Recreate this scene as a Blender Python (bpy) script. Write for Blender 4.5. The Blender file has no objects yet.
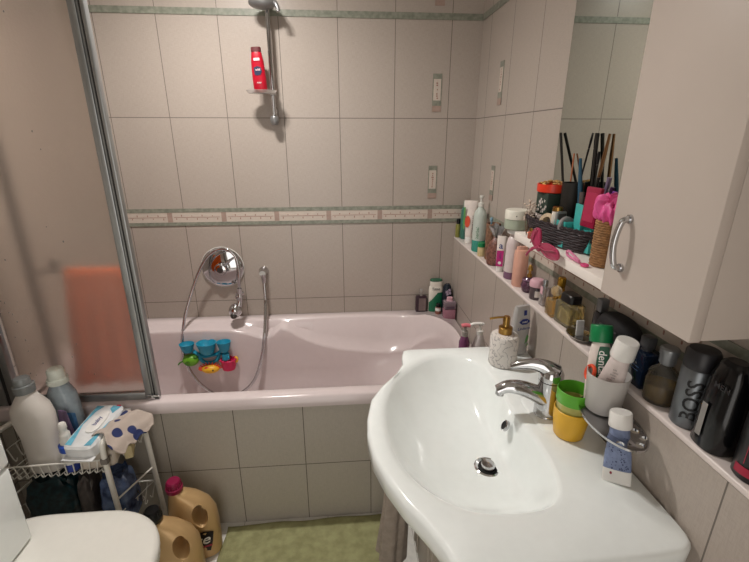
import bpy, bmesh, math, random
from mathutils import Vector, Matrix, noise
random.seed(7)
PI = math.pi
SC = bpy.context.scene
COL = SC.collection

# ---------------------------------------------------------------- camera, light, exposure
def make_camera():
    f, yaw, pitch, roll = 425.3, .0821, .3294, -.0005
    fw = Vector((math.sin(yaw)*math.cos(pitch), math.cos(yaw)*math.cos(pitch), -math.sin(pitch)))
    rt = Vector((math.cos(yaw), -math.sin(yaw), 0)); up = rt.cross(fw)
    m = Matrix((( rt.x, up.x, -fw.x, -.6503), (rt.y, up.y, -fw.y, -2.0834), (rt.z, up.z, -fw.z, 1.4638), (0, 0, 0, 1)))
    cd = bpy.data.cameras.new('camera'); cd.sensor_fit = 'HORIZONTAL'; cd.sensor_width = 36; cd.lens = f/749*36
    cd.clip_start = .02
    o = bpy.data.objects.new('camera', cd); COL.objects.link(o); o.matrix_world = m
    SC.camera = o
make_camera()
w = bpy.data.worlds.new('world'); SC.world = w; w.use_nodes = True
w.node_tree.nodes['Background'].inputs[0].default_value = (.9, .93, 1, 1)
w.node_tree.nodes['Background'].inputs[1].default_value = .0
LIGHT = (-1.10, -.65, 2.31)
for k, dx in enumerate((-.05, .05)):
    ld = bpy.data.lights.new('ceiling_bulb', 'SPOT'); ld.energy = 30; ld.color = (1, .955, .915); ld.shadow_soft_size = .022
    ld.spot_size = math.radians(158); ld.spot_blend = 1.0
    lo = bpy.data.objects.new('ceiling_bulb', ld); COL.objects.link(lo); lo.location = (LIGHT[0]+dx, LIGHT[1], LIGHT[2])
def added_fill_light():
    ld = bpy.data.lights.new('added_fill_light', 'AREA'); ld.shape = 'RECTANGLE'; ld.size = .8; ld.size_y = 1.9; ld.energy = 7; ld.color = (1, .96, .92)  # added soft fill behind the camera, lifts the shadowed areas
    lo = bpy.data.objects.new('added_fill_light', ld); COL.objects.link(lo); lo.location = (-.95, -2.72, 1.05); lo.rotation_euler = (math.radians(90), 0, 0)
added_fill_light()
for k in (0,):
    ld = bpy.data.lights.new('ceiling_spill', 'POINT'); ld.energy = 4.5; ld.color = (1, .955, .915); ld.shadow_soft_size = .03
    lo = bpy.data.objects.new('ceiling_spill', ld); COL.objects.link(lo); lo.location = LIGHT
SC.view_settings.view_transform = 'Standard'; SC.view_settings.look = 'None'
SC.view_settings.gamma = 1; SC.view_settings.use_curve_mapping = False
SC.view_settings.exposure = 0.36

# ---------------------------------------------------------------- materials
def lin(h):
    h = h.lstrip('#'); r = []
    for i in (0, 2, 4):
        c = int(h[i:i+2], 16)/255; r.append(c/12.92 if c <= .04045 else ((c+.055)/1.055)**2.4)
    return (*r, 1)
MATS = {}
def mat(name, col, rough=.5, metal=0, trans=0, var=.06, vs=40, bump=0, bs=200, ior=1.45, sss=0, coat=0, alpha=1, col2=None):
    """procedural principled material: base colour gently varied by noise, optional bump"""
    if name in MATS: return MATS[name]
    m = bpy.data.materials.new(name); m.use_nodes = True; nt = m.node_tree; N = nt.nodes; L = nt.links
    b = N['Principled BSDF']
    tc = N.new('ShaderNodeTexCoord'); nz = N.new('ShaderNodeTexNoise'); nz.inputs['Scale'].default_value = vs; nz.inputs['Detail'].default_value = 4
    L.new(tc.outputs['Object'], nz.inputs['Vector'])
    cr = N.new('ShaderNodeValToRGB'); c = lin(col)
    c2 = lin(col2) if col2 else tuple(max(0, x*(1-2*var)) for x in c[:3])+(1,)
    cr.color_ramp.elements[0].position = .35; cr.color_ramp.elements[1].position = .65
    cr.color_ramp.elements[0].color = c2; cr.color_ramp.elements[1].color = c
    L.new(nz.outputs['Fac'], cr.inputs['Fac']); L.new(cr.outputs['Color'], b.inputs['Base Color'])
    b.inputs['Roughness'].default_value = rough; b.inputs['Metallic'].default_value = metal
    b.inputs['Transmission Weight'].default_value = trans; b.inputs['IOR'].default_value = ior
    b.inputs['Coat Weight'].default_value = coat
    if alpha < 1: b.inputs['Alpha'].default_value = alpha
    if bump:
        n2 = N.new('ShaderNodeTexNoise'); n2.inputs['Scale'].default_value = bs; n2.inputs['Detail'].default_value = 3
        L.new(tc.outputs['Object'], n2.inputs['Vector'])
        bp = N.new('ShaderNodeBump'); bp.inputs['Strength'].default_value = bump; bp.inputs['Distance'].default_value = .002
        L.new(n2.outputs['Fac'], bp.inputs['Height']); L.new(bp.outputs['Normal'], b.inputs['Normal'])
    MATS[name] = m; return m

def tile_mat(name, axis, u0, zs, base='#aba096', joint='#6c655e', step=.25):
    """glazed 25 x 40 tiles: grout lines at u0 + k*step and at the listed heights, faint woven relief"""
    m = bpy.data.materials.new(name); m.use_nodes = True; nt = m.node_tree; N = nt.nodes; L = nt.links
    b = N['Principled BSDF']; g = N.new('ShaderNodeNewGeometry'); s = N.new('ShaderNodeSeparateXYZ'); L.new(g.outputs['Position'], s.inputs[0])
    def mth(op, a, c=None):
        n = N.new('ShaderNodeMath'); n.operation = op
        for i, v in enumerate((a, c)):
            if v is None: continue
            if isinstance(v, (int, float)): n.inputs[i].default_value = v
            else: L.new(v, n.inputs[i])
        return n.outputs[0]
    U = s.outputs[axis]; Z = s.outputs[2]
    fr = mth('FRACT', mth('ADD', mth('DIVIDE', mth('SUBTRACT', U, u0), step), 10.5))
    d = mth('MULTIPLY', mth('ABSOLUTE', mth('SUBTRACT', fr, .5)), step)
    j = mth('LESS_THAN', d, .0015)
    for z in zs:
        j = mth('MAXIMUM', j, mth('LESS_THAN', mth('ABSOLUTE', mth('SUBTRACT', Z, z)), .0016))
    nz = N.new('ShaderNodeTexNoise'); nz.inputs['Scale'].default_value = 60; nz.inputs['Detail'].default_value = 5; L.new(g.outputs['Position'], nz.inputs['Vector'])
    mp = N.new('ShaderNodeMapping'); mp.inputs['Scale'].default_value = (1, 1, 14); L.new(g.outputs['Position'], mp.inputs['Vector'])
    nz2 = N.new('ShaderNodeTexNoise'); nz2.inputs['Scale'].default_value = 55; L.new(mp.outputs[0], nz2.inputs['Vector'])
    mp3 = N.new('ShaderNodeMapping'); mp3.inputs['Scale'].default_value = (14, 14, 1); L.new(g.outputs['Position'], mp3.inputs['Vector'])
    nz3 = N.new('ShaderNodeTexNoise'); nz3.inputs['Scale'].default_value = 55; L.new(mp3.outputs[0], nz3.inputs['Vector'])
    weave = mth('ADD', nz2.outputs['Fac'], nz3.outputs['Fac'])
    cr = N.new('ShaderNodeValToRGB'); c = lin(base)
    cr.color_ramp.elements[0].position = .75; cr.color_ramp.elements[1].position = 1.25
    cr.color_ramp.elements[0].color = tuple(x*.9 for x in c[:3])+(1,); cr.color_ramp.elements[1].color = c
    cr.color_ramp.elements[1].position = 1.0
    L.new(mth('MULTIPLY', weave, .9), cr.inputs['Fac'])
    mx = N.new('ShaderNodeMix'); mx.data_type = 'RGBA'; L.new(j, mx.inputs['Factor']); L.new(cr.outputs['Color'], mx.inputs['A']); mx.inputs['B'].default_value = lin(joint)
    L.new(mx.outputs['Result'], b.inputs['Base Color'])
    L.new(mth('ADD', mth('MULTIPLY', j, .45), .30), b.inputs['Roughness'])
    bp = N.new('ShaderNodeBump'); bp.inputs['Strength'].default_value = .35; bp.inputs['Distance'].default_value = .001
    L.new(mth('SUBTRACT', mth('MULTIPLY', weave, .35), mth('MULTIPLY', j, 1.0)), bp.inputs['Height']); L.new(bp.outputs['Normal'], b.inputs['Normal'])
    return m

# ---------------------------------------------------------------- mesh helpers
def obj(name, bm, m, parent=None, smooth=True, loc=None, sub=0, angle=40):
    me = bpy.data.meshes.new(name); bmesh.ops.recalc_face_normals(bm, faces=bm.faces); bm.to_mesh(me); bm.free()
    if m is not None: me.materials.append(m)
    o = bpy.data.objects.new(name, me); COL.objects.link(o)
    if smooth:
        me.polygons.foreach_set('use_smooth', [True]*len(me.polygons))
        try: me.set_sharp_from_angle(angle=math.radians(angle))
        except Exception: pass
    if sub:
        s = o.modifiers.new('sub', 'SUBSURF'); s.levels = sub; s.render_levels = sub
    if parent: o.parent = parent
    if loc: o.location = loc
    return o
def tag(o, label, cat, group=None, kind=None):
    o['label'] = label; o['category'] = cat
    if group: o['group'] = group
    if kind: o['kind'] = kind
    return o
GROUPS = {'perfume_bottle': 'perfume bottles on the ledge', 'makeup_brush': 'makeup brushes in the cups', 'detergent_jug': 'gold detergent jugs on the floor', 'bath_toy': 'bath toys on the bath wall',
          'lip_gloss': 'lip glosses in the basket', 'mascara': 'mascaras in the basket', 'makeup_pencil': 'makeup sticks in the basket', 'organiser_cup': 'turquoise organiser cups in the basket', 'pump_bottle': 'pump bottles on the bath rim', 'powder_compact': 'powder compacts in the tray', 'tumbler': 'nested cups on the basin'}
def thing(name, label, cat, loc=(0, 0, 0), rot=(0, 0, 0), group=None):
    group = group or GROUPS.get(name)
    o = bpy.data.objects.new(name, None); COL.objects.link(o); o.location = loc
    o.rotation_euler = rot if isinstance(rot, tuple) else (0, 0, rot); o.empty_display_size = .02
    return tag(o, label, cat, group)
def struct(name, bm, m, **k):
    o = obj(name, bm, m, **k); o['kind'] = 'structure'; return o
def B(): return bmesh.new()
def box(bm, x0, x1, y0, y1, z0, z1, bev=0, seg=2, M=None):
    r = bmesh.ops.create_cube(bm, size=1); vs = r['verts']
    for v in vs: v.co = Vector((x0+(v.co.x+.5)*(x1-x0), y0+(v.co.y+.5)*(y1-y0), z0+(v.co.z+.5)*(z1-z0)))
    if bev:
        es = list({e for v in vs for e in v.link_edges})
        rr = bmesh.ops.bevel(bm, geom=es, offset=bev, segments=seg, affect='EDGES', profile=.5); vs = [v for v in rr['verts']]
        vs = list({v for f in rr['faces'] for v in f.verts} | set(v for v in vs if v.is_valid))
    if M is not None: bmesh.ops.transform(bm, matrix=M, verts=list(set(vs)))
    return bm
def loft(bm, rings, cap0=True, cap1=True, closed=True):
    """rings: lists of points of equal length"""
    R = [[bm.verts.new(p) for p in r] for r in rings]; n = len(R[0])
    for a, b in zip(R, R[1:]):
        for i in range(n if closed else n-1):
            j = (i+1) % n
            bm.faces.new((a[i], a[j], b[j], b[i]))
    if cap0: bm.faces.new(R[0])
    if cap1: bm.faces.new(R[-1])
    return bm
def lathe(bm, prof, seg=24, c=(0, 0, 0), sx=1, sy=1, cap0=True, cap1=True, M=None):
    rings = []
    for r, z in prof:
        rg = []
        for i in range(seg):
            a = 2*PI*i/seg; p = Vector((c[0]+r*sx*math.cos(a), c[1]+r*sy*math.sin(a), c[2]+z))
            rg.append(M @ p if M is not None else p)
        rings.append(rg)
    return loft(bm, rings, cap0, cap1)
def sring(rx, ry, z, n=4, seg=28, ox=0, oy=0):
    out = []
    for i in range(seg):
        a = 2*PI*i/seg; c, s = math.cos(a), math.sin(a)
        out.append(Vector((ox+rx*math.copysign(abs(c)**(2/n), c), oy+ry*math.copysign(abs(s)**(2/n), s), z)))
    return out
def sloft(bm, prof, seg=28, M=None, cap0=True, cap1=True):
    """prof: (z, rx, ry, n[, ox, oy]) superellipse sections"""
    rings = []
    for p in prof:
        r = sring(p[1], p[2], p[0], p[3], seg, *(p[4:6] if len(p) > 4 else ()))
        if M is not None: r = [M @ q for q in r]
        rings.append(r)
    return loft(bm, rings, cap0, cap1)
def catmull(P, k=6, closed=False):
    P = [Vector(p) for p in P]; n = len(P); out = []
    for i in range(n if closed else n-1):
        if closed: a, b, c, d = P[(i-1) % n], P[i], P[(i+1) % n], P[(i+2) % n]
        else: a, b, c, d = P[max(i-1, 0)], P[i], P[i+1], P[min(i+2, n-1)]
        for j in range(k):
            t = j/k
            out.append(.5*((2*b)+(-a+c)*t+(2*a-5*b+4*c-d)*t*t+(-a+3*b-3*c+d)*t**3))
    if not closed: out.append(P[-1])
    return out
def tube(bm, P, r, seg=8, closed=False, flat=None):
    P = [Vector(p) for p in P]; n = len(P); rings = []
    up = Vector((0, 0, 1)); prev = None
    for i, p in enumerate(P):
        if closed: t = (P[(i+1) % n]-P[i-1])
        else: t = P[min(i+1, n-1)]-P[max(i-1, 0)]
        t.normalize()
        if prev is None:
            a = t.cross(up)
            if a.length < .05: a = t.cross(Vector((1, 0, 0)))
        else: a = prev-t*prev.dot(t)
        a.normalize(); prev = a; b = t.cross(a)
        rr = r[i] if isinstance(r, (list, tuple)) else r
        f = 1 if flat is None else flat
        rings.append([p+a*rr*math.cos(2*PI*j/seg)+b*rr*f*math.sin(2*PI*j/seg) for j in range(seg)])
    if closed: rings.append(rings[0])
    if closed:
        R = [[bm.verts.new(p) for p in r] for r in rings[:-1]]
        for i in range(n):
            a, b = R[i], R[(i+1) % n]
            for j in range(seg): bm.faces.new((a[j], a[(j+1) % seg], b[(j+1) % seg], b[j]))
        return bm
    return loft(bm, rings)
def ball(bm, c, r, sx=1, sy=1, sz=1, u=16, v=10, M=None):
    rr = bmesh.ops.create_uvsphere(bm, u_segments=u, v_segments=v, radius=1)
    T = Matrix.Translation(c) @ Matrix.Diagonal((r*sx, r*sy, r*sz, 1))
    if M is not None: T = M @ T
    bmesh.ops.transform(bm, matrix=T, verts=rr['verts']); return bm
def poly(bm, pts, h, d, M=None):
    """extruded outline: pts in local xz -> depth along y from h to h+d"""
    a = [Vector((x, h, z)) for x, z in pts]; b = [Vector((x, h+d, z)) for x, z in pts]
    if M is not None: a = [M @ p for p in a]; b = [M @ p for p in b]
    return loft(bm, [a, b])
_txt = {}
def text_geo(s, bold=False):
    k = (s, bold)
    if k in _txt: return _txt[k]
    cu = bpy.data.curves.new('t', 'FONT'); cu.body = s; cu.align_x = 'CENTER'; cu.align_y = 'CENTER'; cu.size = 1; cu.resolution_u = 3
    if bold: cu.offset = .012
    o = bpy.data.objects.new('t', cu); COL.objects.link(o); dg = bpy.context.evaluated_depsgraph_get(); dg.update()
    me = bpy.data.meshes.new_from_object(o.evaluated_get(dg))
    V = [v.co.copy() for v in me.vertices]; F = [tuple(p.vertices) for p in me.polygons]
    bpy.data.objects.remove(o); bpy.data.curves.remove(cu); bpy.data.meshes.remove(me)
    _txt[k] = (V, F); return V, F
def text(bm, s, size, fn, bold=False, vert=False, slant=0):
    """letters: fn maps (u, v) in metres on the label to a 3-D point"""
    V, F = text_geo(s, bold); vs = []
    for v in V:
        u, w_ = v.x*size+v.y*size*slant, v.y*size
        if vert == 'cw': u, w_ = w_, -u
        elif vert: u, w_ = -w_, u      # reads bottom to top
        if vert == 'down': u, w_ = -u, -w_
        vs.append(bm.verts.new(fn(u, w_)))
    for f in F:
        try: bm.faces.new([vs[i] for i in f])
        except ValueError: pass
    return bm
def cyl(r, ang, z0, sx=1, sy=1, lift=.0006):
    """label mapping round a cylinder; ang = direction the label faces"""
    def f(u, v):
        a = ang+u/r; return Vector(((r+lift)*sx*math.cos(a), (r+lift)*sy*math.sin(a), z0+v))
    return f
def decal(bm, fn, u0, u1, v0, v1, n=8):
    R = [[bm.verts.new(fn(u0+(u1-u0)*i/n, v)) for i in range(n+1)] for v in (v0, v1)]
    for i in range(n): bm.faces.new((R[0][i], R[0][i+1], R[1][i+1], R[1][i]))
    return bm
def blob_decal(bm, fn, pts):
    vs = [bm.verts.new(fn(u, v)) for u, v in pts]; bm.faces.new(vs); return bm
def bool_diff(o, cut_bm):
    me = bpy.data.meshes.new('c'); cut_bm.to_mesh(me); cut_bm.free(); c = bpy.data.objects.new('c', me); COL.objects.link(c)
    bpy.context.view_layer.update(); c.matrix_world = o.matrix_world.copy()
    md = o.modifiers.new('b', 'BOOLEAN'); md.object = c; md.operation = 'DIFFERENCE'; md.solver = 'EXACT'
    dg = bpy.context.evaluated_depsgraph_get(); dg.update()
    new = bpy.data.meshes.new_from_object(o.evaluated_get(dg)); o.modifiers.clear(); old = o.data; o.data = new; bpy.data.meshes.remove(old)
    bpy.data.objects.remove(c); bpy.data.meshes.remove(me)
    c = None; new.polygons.foreach_set('use_smooth', [True]*len(new.polygons)); new.set_sharp_from_angle(angle=math.radians(40))
def T(x, y, z): return Matrix.Translation((x, y, z))
def RZ(a): return Matrix.Rotation(a, 4, 'Z')
def RX(a): return Matrix.Rotation(a, 4, 'X')
def RY(a): return Matrix.Rotation(a, 4, 'Y')
def facing(x, y):
    """direction from a point towards the room's middle, where labels face"""
    return math.atan2(-2.08-y, -.65-x)

# common materials
WHITE = mat('glossy_white_ceramic', '#f1f6f4', .12, var=.01, coat=.3)
TUB = mat('pinkish_white_acrylic', '#d3c6c5', .16, var=.01, coat=.2)
CHROME = mat('chrome', '#c6c6c8', .07, 1, var=.02)
ALU = mat('satin_aluminium', '#a3a5a5', .35, .75, var=.06, vs=12)
DARKSEAL = mat('dark_rubber_seal', '#2b2b2b', .6)
PLW = mat('white_plastic', '#e6e4df', .35, var=.02)
PLPINKW = mat('cream_white_lacquer', '#efe7df', .3, var=.02, vs=8)
BLACKP = mat('black_plastic', '#0f0f11', .3, var=.1)
DKGREY = mat('dark_grey_plastic', '#3a3a3c', .35)
GREY = mat('grey_plastic', '#8c8e8e', .35)
GOLD = mat('brushed_gold_metal', '#b08a4c', .28, 1, var=.08, vs=90)
PINK = mat('pink_plastic', '#e0668f', .35)
MAGENTA = mat('magenta_plastic', '#b3195f', .35)
GREENC = mat('dark_green_plastic', '#0c7a45', .35)
RED = mat('red_plastic', '#c8142e', .3)
TEAL = mat('turquoise_plastic', '#45b3ad', .4)
NAVY = mat('navy_print', '#1c2f78', .45)
BLKPRINT = mat('black_print', '#17171a', .5)
GLASS = mat('clear_glass', '#f2f4f0', .03, trans=.95, var=.01, ior=1.3)

# ---------------------------------------------------------------- room shell
XR, XL, YN, ZC = 0, -1.85, -2.75, 2.35
XF, ZB = -.138, (1.055, 1.137, 1.9395, 1.962)
rows = (.266, .666, 1.539, 2.34)
TB = tile_mat('glazed_tile_back', 0, XF, rows)
TR = tile_mat('glazed_tile_right', 1, -.366, rows)
TP = tile_mat('glazed_tile_boxing', 1, -.366, (.266, .666))
TL = tile_mat('glazed_tile_left', 1, -.366, rows)
TT = tile_mat('glazed_tile_toilet', 1, -1.119, (.611, .211), base='#cfccc2')
TPAN = tile_mat('glazed_tile_panel', 0, -1.3046, (.267,), base='#b4ada2', joint='#645f56')
struct('wall_back', box(B(), XL-.1, .1, 0, .1, 0, ZC), TB, smooth=False)
struct('wall_right', box(B(), 0, .1, YN, 0, 0, ZC), TR, smooth=False)
struct('wall_left', box(B(), XL-.1, XL, YN, 0, 0, ZC), TL, smooth=False)
struct('wall_front', box(B(), XL-.1, .1, YN-.1, YN, 0, ZC), mat('painted_plaster', '#cfc9bd', .8), smooth=False)
struct('ceiling', box(B(), XL-.1, .1, YN-.1, .1, ZC, ZC+.1), mat('ceiling_paint', '#e6e2da', .9, var=.01), smooth=False)
FL = tile_mat('floor_tile', 0, -1.06, (), base='#dcdad3', joint='#b4b1a8', step=.33)
struct('floor', box(B(), XL-.1, .1, YN-.1, .1, -.08, 0), FL, smooth=False)
# added door frame on the closed front wall, only to surround the fill light
b = B(); box(b, -1.43, -1.36, YN+.0005, YN+.05, .0005, 2.03, .003); box(b, -.54, -.47, YN+.0005, YN+.05, .0005, 2.03, .003); box(b, -1.43, -.47, YN+.0005, YN+.05, 2.0305, 2.10, .003)
struct('added_door_frame', b, mat('white_added_frame', '#dedad2', .4))
# boxing along the right wall that carries the toiletries, and its smooth ledge
struct('wall_boxing', box(B(), -.072, -.0005, YN+.0005, -.0005, .0005, .965), TP, smooth=False)
struct('trim_1', box(B(), -.0745, -.0005, YN+.0005, -.0005, .9655, .978, .004, 3), mat('pale_ledge_glaze', '#ddd2cd', .25, var=.03, vs=25))
# decorative borders
GB = mat('green_border_stone', '#8b8d80', .35, var=.12, vs=55, col2='#727568')
CB = mat('cream_border', '#c3b7ab', .35, var=.03)
PB = mat('pink_beige_inset', '#a58e82', .4, var=.08)
n_ = [2]
def trim(bm, m, **k):
    o = struct('trim_%d' % n_[0], bm, m, **k); n_[0] += 1; return o
def border(axis):
    def bx(bm, u0, u1, z0, z1, t):
        return box(bm, u0, u1, -t, -.0004, z0, z1) if axis == 0 else box(bm, -t, -.0004, u0, u1, z0, z1)
    u0, u1 = (XL, -.004) if axis == 0 else (YN, -.004)
    trim(bx(B(), u0, u1, 1.9395, 1.965, .003), GB, smooth=False)
    b = B(); bx(b, u0, u1, 1.055, 1.072, .004); bx(b, u0, u1, 1.119, 1.137, .004); trim(b, GB, smooth=False)
    trim(bx(B(), u0, u1, 1.072, 1.119, .0028), CB, smooth=False)
    b = B(); k0 = XF-.065 if axis == 0 else -.366-.065
    k = k0-.25*7
    while k < 0:
        if k > u0+.02: bx(b, k-.0115, k+.0115, 1.073, 1.118, .0034)
        k += .25
    trim(b, PB, smooth=False)
    b = B(); k = k0-.25*7                               # thin red line with little drops
    rr = random.Random(3)
    while k < 0:
        a0, a1 = max(k+.018, u0), min(k+.232, -.006)
        if a1 > a0:
            bx(b, a0, a1, 1.0945, 1.0965, .0033)
            for q in range(9):
                u = a0+(a1-a0)*(q+.5)/9; s = 1 if q % 2 else -1
                bx(b, u-.002, u+.002, 1.0955+s*.004, 1.0955+s*(.008+.006*rr.random()), .0033)
        k += .25
    trim(b, mat('border_line_print', '#9a7267', .5), smooth=False)
border(0); border(1)
def inset(axis, u, z0, z1, w=.021):
    """narrow upright decor inset: green stone, pale picture, pink-beige stone"""
    def bx(bm, a, b_, z0, z1, t):
        return box(bm, a, b_, -t, -.0004, z0, z1) if axis == 0 else box(bm, -t, -.0004, a, b_, z0, z1)
    h = z1-z0; o = trim(bx(B(), u-w, u+w, z0, z1, .002), GB, smooth=False)
    q = obj('inset_picture', bx(B(), u-w+.004, u+w-.004, z0+.3*h, z1-.14*h, .0026), CB, o, smooth=False)
    obj('inset_stone', bx(B(), u-w, u+w, z0, z0+.16*h, .0024), PB, o, smooth=False)
    b = B(); zz = z0+.34*h
    rr = random.Random(int(z0*100))
    while zz < z1-.2*h:
        bx(b, u-.0015+rr.uniform(-.004, .004), u+.0015+rr.uniform(0, .004), zz, zz+.006, .003); zz += .009
    obj('inset_print', b, mat('border_line_print', '#9a7267', .5), o, smooth=False)
inset(0, -.193, 1.568, 1.728); inset(0, -.197, 1.172, 1.327); inset(0, -.197, 1.992, 2.15)
inset(1, -.285, 1.580, 1.740); inset(1, -.285, 1.20, 1.345)

# toilet boxing at the left
struct('wall_toilet', box(B(), XL+.0005, -1.664, -1.56, -1.121, .0005, 1.05), TT, smooth=False)
b = B(); box(b, -1.6675, -1.6595, -1.127, -1.1175, .0005, 1.052, .003); box(b, XL+.001, -1.6595, -1.562, -1.1175, 1.0525, 1.062, .003)
trim(b, mat('white_edge_trim', '#e8ece6', .3, var=.01))

# ---------------------------------------------------------------- bath tub
def bath():
    root = thing('bathtub', 'pinkish-white built-in bath with moulded armrest along the tiled back wall', 'bathtub', (0, 0, 0))
    Z = .583; X0, X1, Y0, Y1 = XL+.002, -.0755, -.762, -.003
    ca, cb = Vector((-.47, -.385)), Vector((-1.52, -.385))
    ins = []; n = 30
    def se(c, a, b_, t, e):
        cs, sn = math.cos(t), math.sin(t)
        return Vector((c.x+a*math.copysign(abs(cs)**(2/e), cs), c.y+b_*math.copysign(abs(sn)**(2/e), sn)))
    for i in range(n+1): ins.append((se(ca, .335, .322, -PI/2+PI*i/n, 2.2), 'r'))
    for i in range(1, 26): ins.append((Vector((ca.x+(cb.x-ca.x)*i/26, ca.y+.322)), 'b'))
    for i in range(n+1): ins.append((se(cb, .27, .322, PI/2+PI*i/n, 5), 'l'))
    for i in range(1, 26): ins.append((Vector((cb.x+(ca.x-cb.x)*i/26, cb.y-.322)), 'f'))
    N_ = len(ins); P = [p for p, _ in ins]
    cen = Vector((-.99, -.385))
    def outp(p, kind, grow=0):
        c = ca if p.x > ca.x else (cb if p.x < cb.x else Vector((p.x, -.385)))
        d = (p-c); d.normalize()
        ts = []
        if d.x > 1e-6: ts.append((X1-grow-c.x)/d.x)
        if d.x < -1e-6: ts.append((X0+grow-c.x)/d.x)
        if d.y > 1e-6: ts.append((Y1-grow-c.y)/d.y)
        if d.y < -1e-6: ts.append((Y0+grow-c.y)/d.y)
        return c+d*min(ts)
    out = [outp(p, k) for p, k in ins]; out2 = [outp(p, k, .008) for p, k in ins]
    for ring in (out, out2):
        g = 0 if ring is out else .008
        for cx, cy in ((X1-g, Y0+g), (X1-g, Y1-g), (X0+g, Y1-g), (X0+g, Y0+g)):
            i = min(range(N_), key=lambda q: (ring[q]-Vector((cx, cy))).length); ring[i] = Vector((cx, cy))
    tab = [(-1.85, .560), (-1.51, .565), (-1.30, .566), (-1.20, .560), (-1.10, .538), (-1.052, .515), (-1.018, .500), (-1.00, .520), (-.975, .562), (-.935, .564), (-.905, .545), (-.865, .512), (-.78, .470), (-.666, .438), (-.50, .412), (-.40, .41), (-.30, .43), (-.2, .5), (-.1, .55)]
    def zl(x):
        for (a, za), (b_, zb) in zip(tab, tab[1:]):
            if a <= x <= b_: return za+(zb-za)*(x-a)/(b_-a)
        return .55
    def nrm(i):
        t = P[(i+1) % N_]-P[i-1]; t.normalize(); return Vector((-t.y, t.x))     # points inwards
    hump = lambda p: .034*max(0, min(1, (p.x+.40)/.16))*max(0, min(1, (p.x+.40)/.16))*math.exp(-((p.y+.30)/.23)**4)
    rings = []
    V3 = lambda p, z: Vector((p.x, p.y, z))
    rings.append([V3(out[i], Z-.045) for i in range(N_)])
    rings.append([V3(out[i], Z-.006) for i in range(N_)])
    rings.append([V3(out2[i], Z) for i in range(N_)])
    rings.append([V3(P[i]-nrm(i)*.020, Z+.5*hump(P[i])) for i in range(N_)])
    rings.append([V3(P[i]-nrm(i)*.006, Z+hump(P[i])) for i in range(N_)])
    rings.append([V3(P[i]+nrm(i)*.006, Z-.007+hump(P[i])*.9) for i in range(N_)])
    def armed(i): return 1 if (ins[i][1] == 'b' or (ins[i][1] == 'l' and P[i].y > -.2)) else (max(0, min(1, (P[i].y+.25)/.12)) if ins[i][1] == 'r' else 0)
    def lerp(a, b_, t): return a+(b_-a)*t
    rings.append([V3(P[i]+nrm(i)*.014, lerp(Z-.02, zl(P[i].x)+.010, armed(i)*.7)) for i in range(N_)])
    rings.append([V3(P[i]+nrm(i)*lerp(.018, .072, armed(i)), lerp(Z-.04, zl(P[i].x)+.004, armed(i))) for i in range(N_)])
    rings.append([V3(P[i]+nrm(i)*lerp(.021, .079, armed(i)), lerp(Z-.06, zl(P[i].x)-.001, armed(i))) for i in range(N_)])
    rings.append([V3(P[i]+nrm(i)*lerp(.023, .0805, armed(i)), lerp(Z-.08, zl(P[i].x)-.010, armed(i))) for i in range(N_)])
    rings.append([V3(P[i]+nrm(i)*lerp(.030, .082, armed(i)), lerp(Z-.12, zl(P[i].x)-.05, armed(i))) for i in range(N_)])
    sl = lambda i: .16*max(0, min(1, (P[i].x+.55)/.3))
    rings.append([V3(P[i]+nrm(i)*(lerp(.045, .088, armed(i))+.45*sl(i)), .34) for i in range(N_)])
    rings.append([V3(P[i]+nrm(i)*(.085+.9*sl(i)), .22) for i in range(N_)])
    def sh(i, k, z):
        q = P[i]+nrm(i)*(.10+sl(i)); return V3(cen+(q-cen)*k, z)
    rings.append([sh(i, .94, .185) for i in range(N_)])
    rings.append([sh(i, .80, .175) for i in range(N_)])
    rings.append([sh(i, .4, .172) for i in range(N_)])
    rings.append([sh(i, .05, .170) for i in range(N_)])
    bm = B(); loft(bm, rings, cap0=False); o = obj('tub_shell', bm, TUB, root, angle=60)
    bm = B(); lathe(bm, [(.034, 0), (.034, .004), (.02, .006)], 24, (-.8, -.385, .174)); obj('drain', bm, CHROME, root)
bath()
# tiled front of the bath
struct('wall_bath_panel', box(B(), XL+.001, -.0725, -.7445, -.715, .0005, .537), TPAN, smooth=False)

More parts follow.
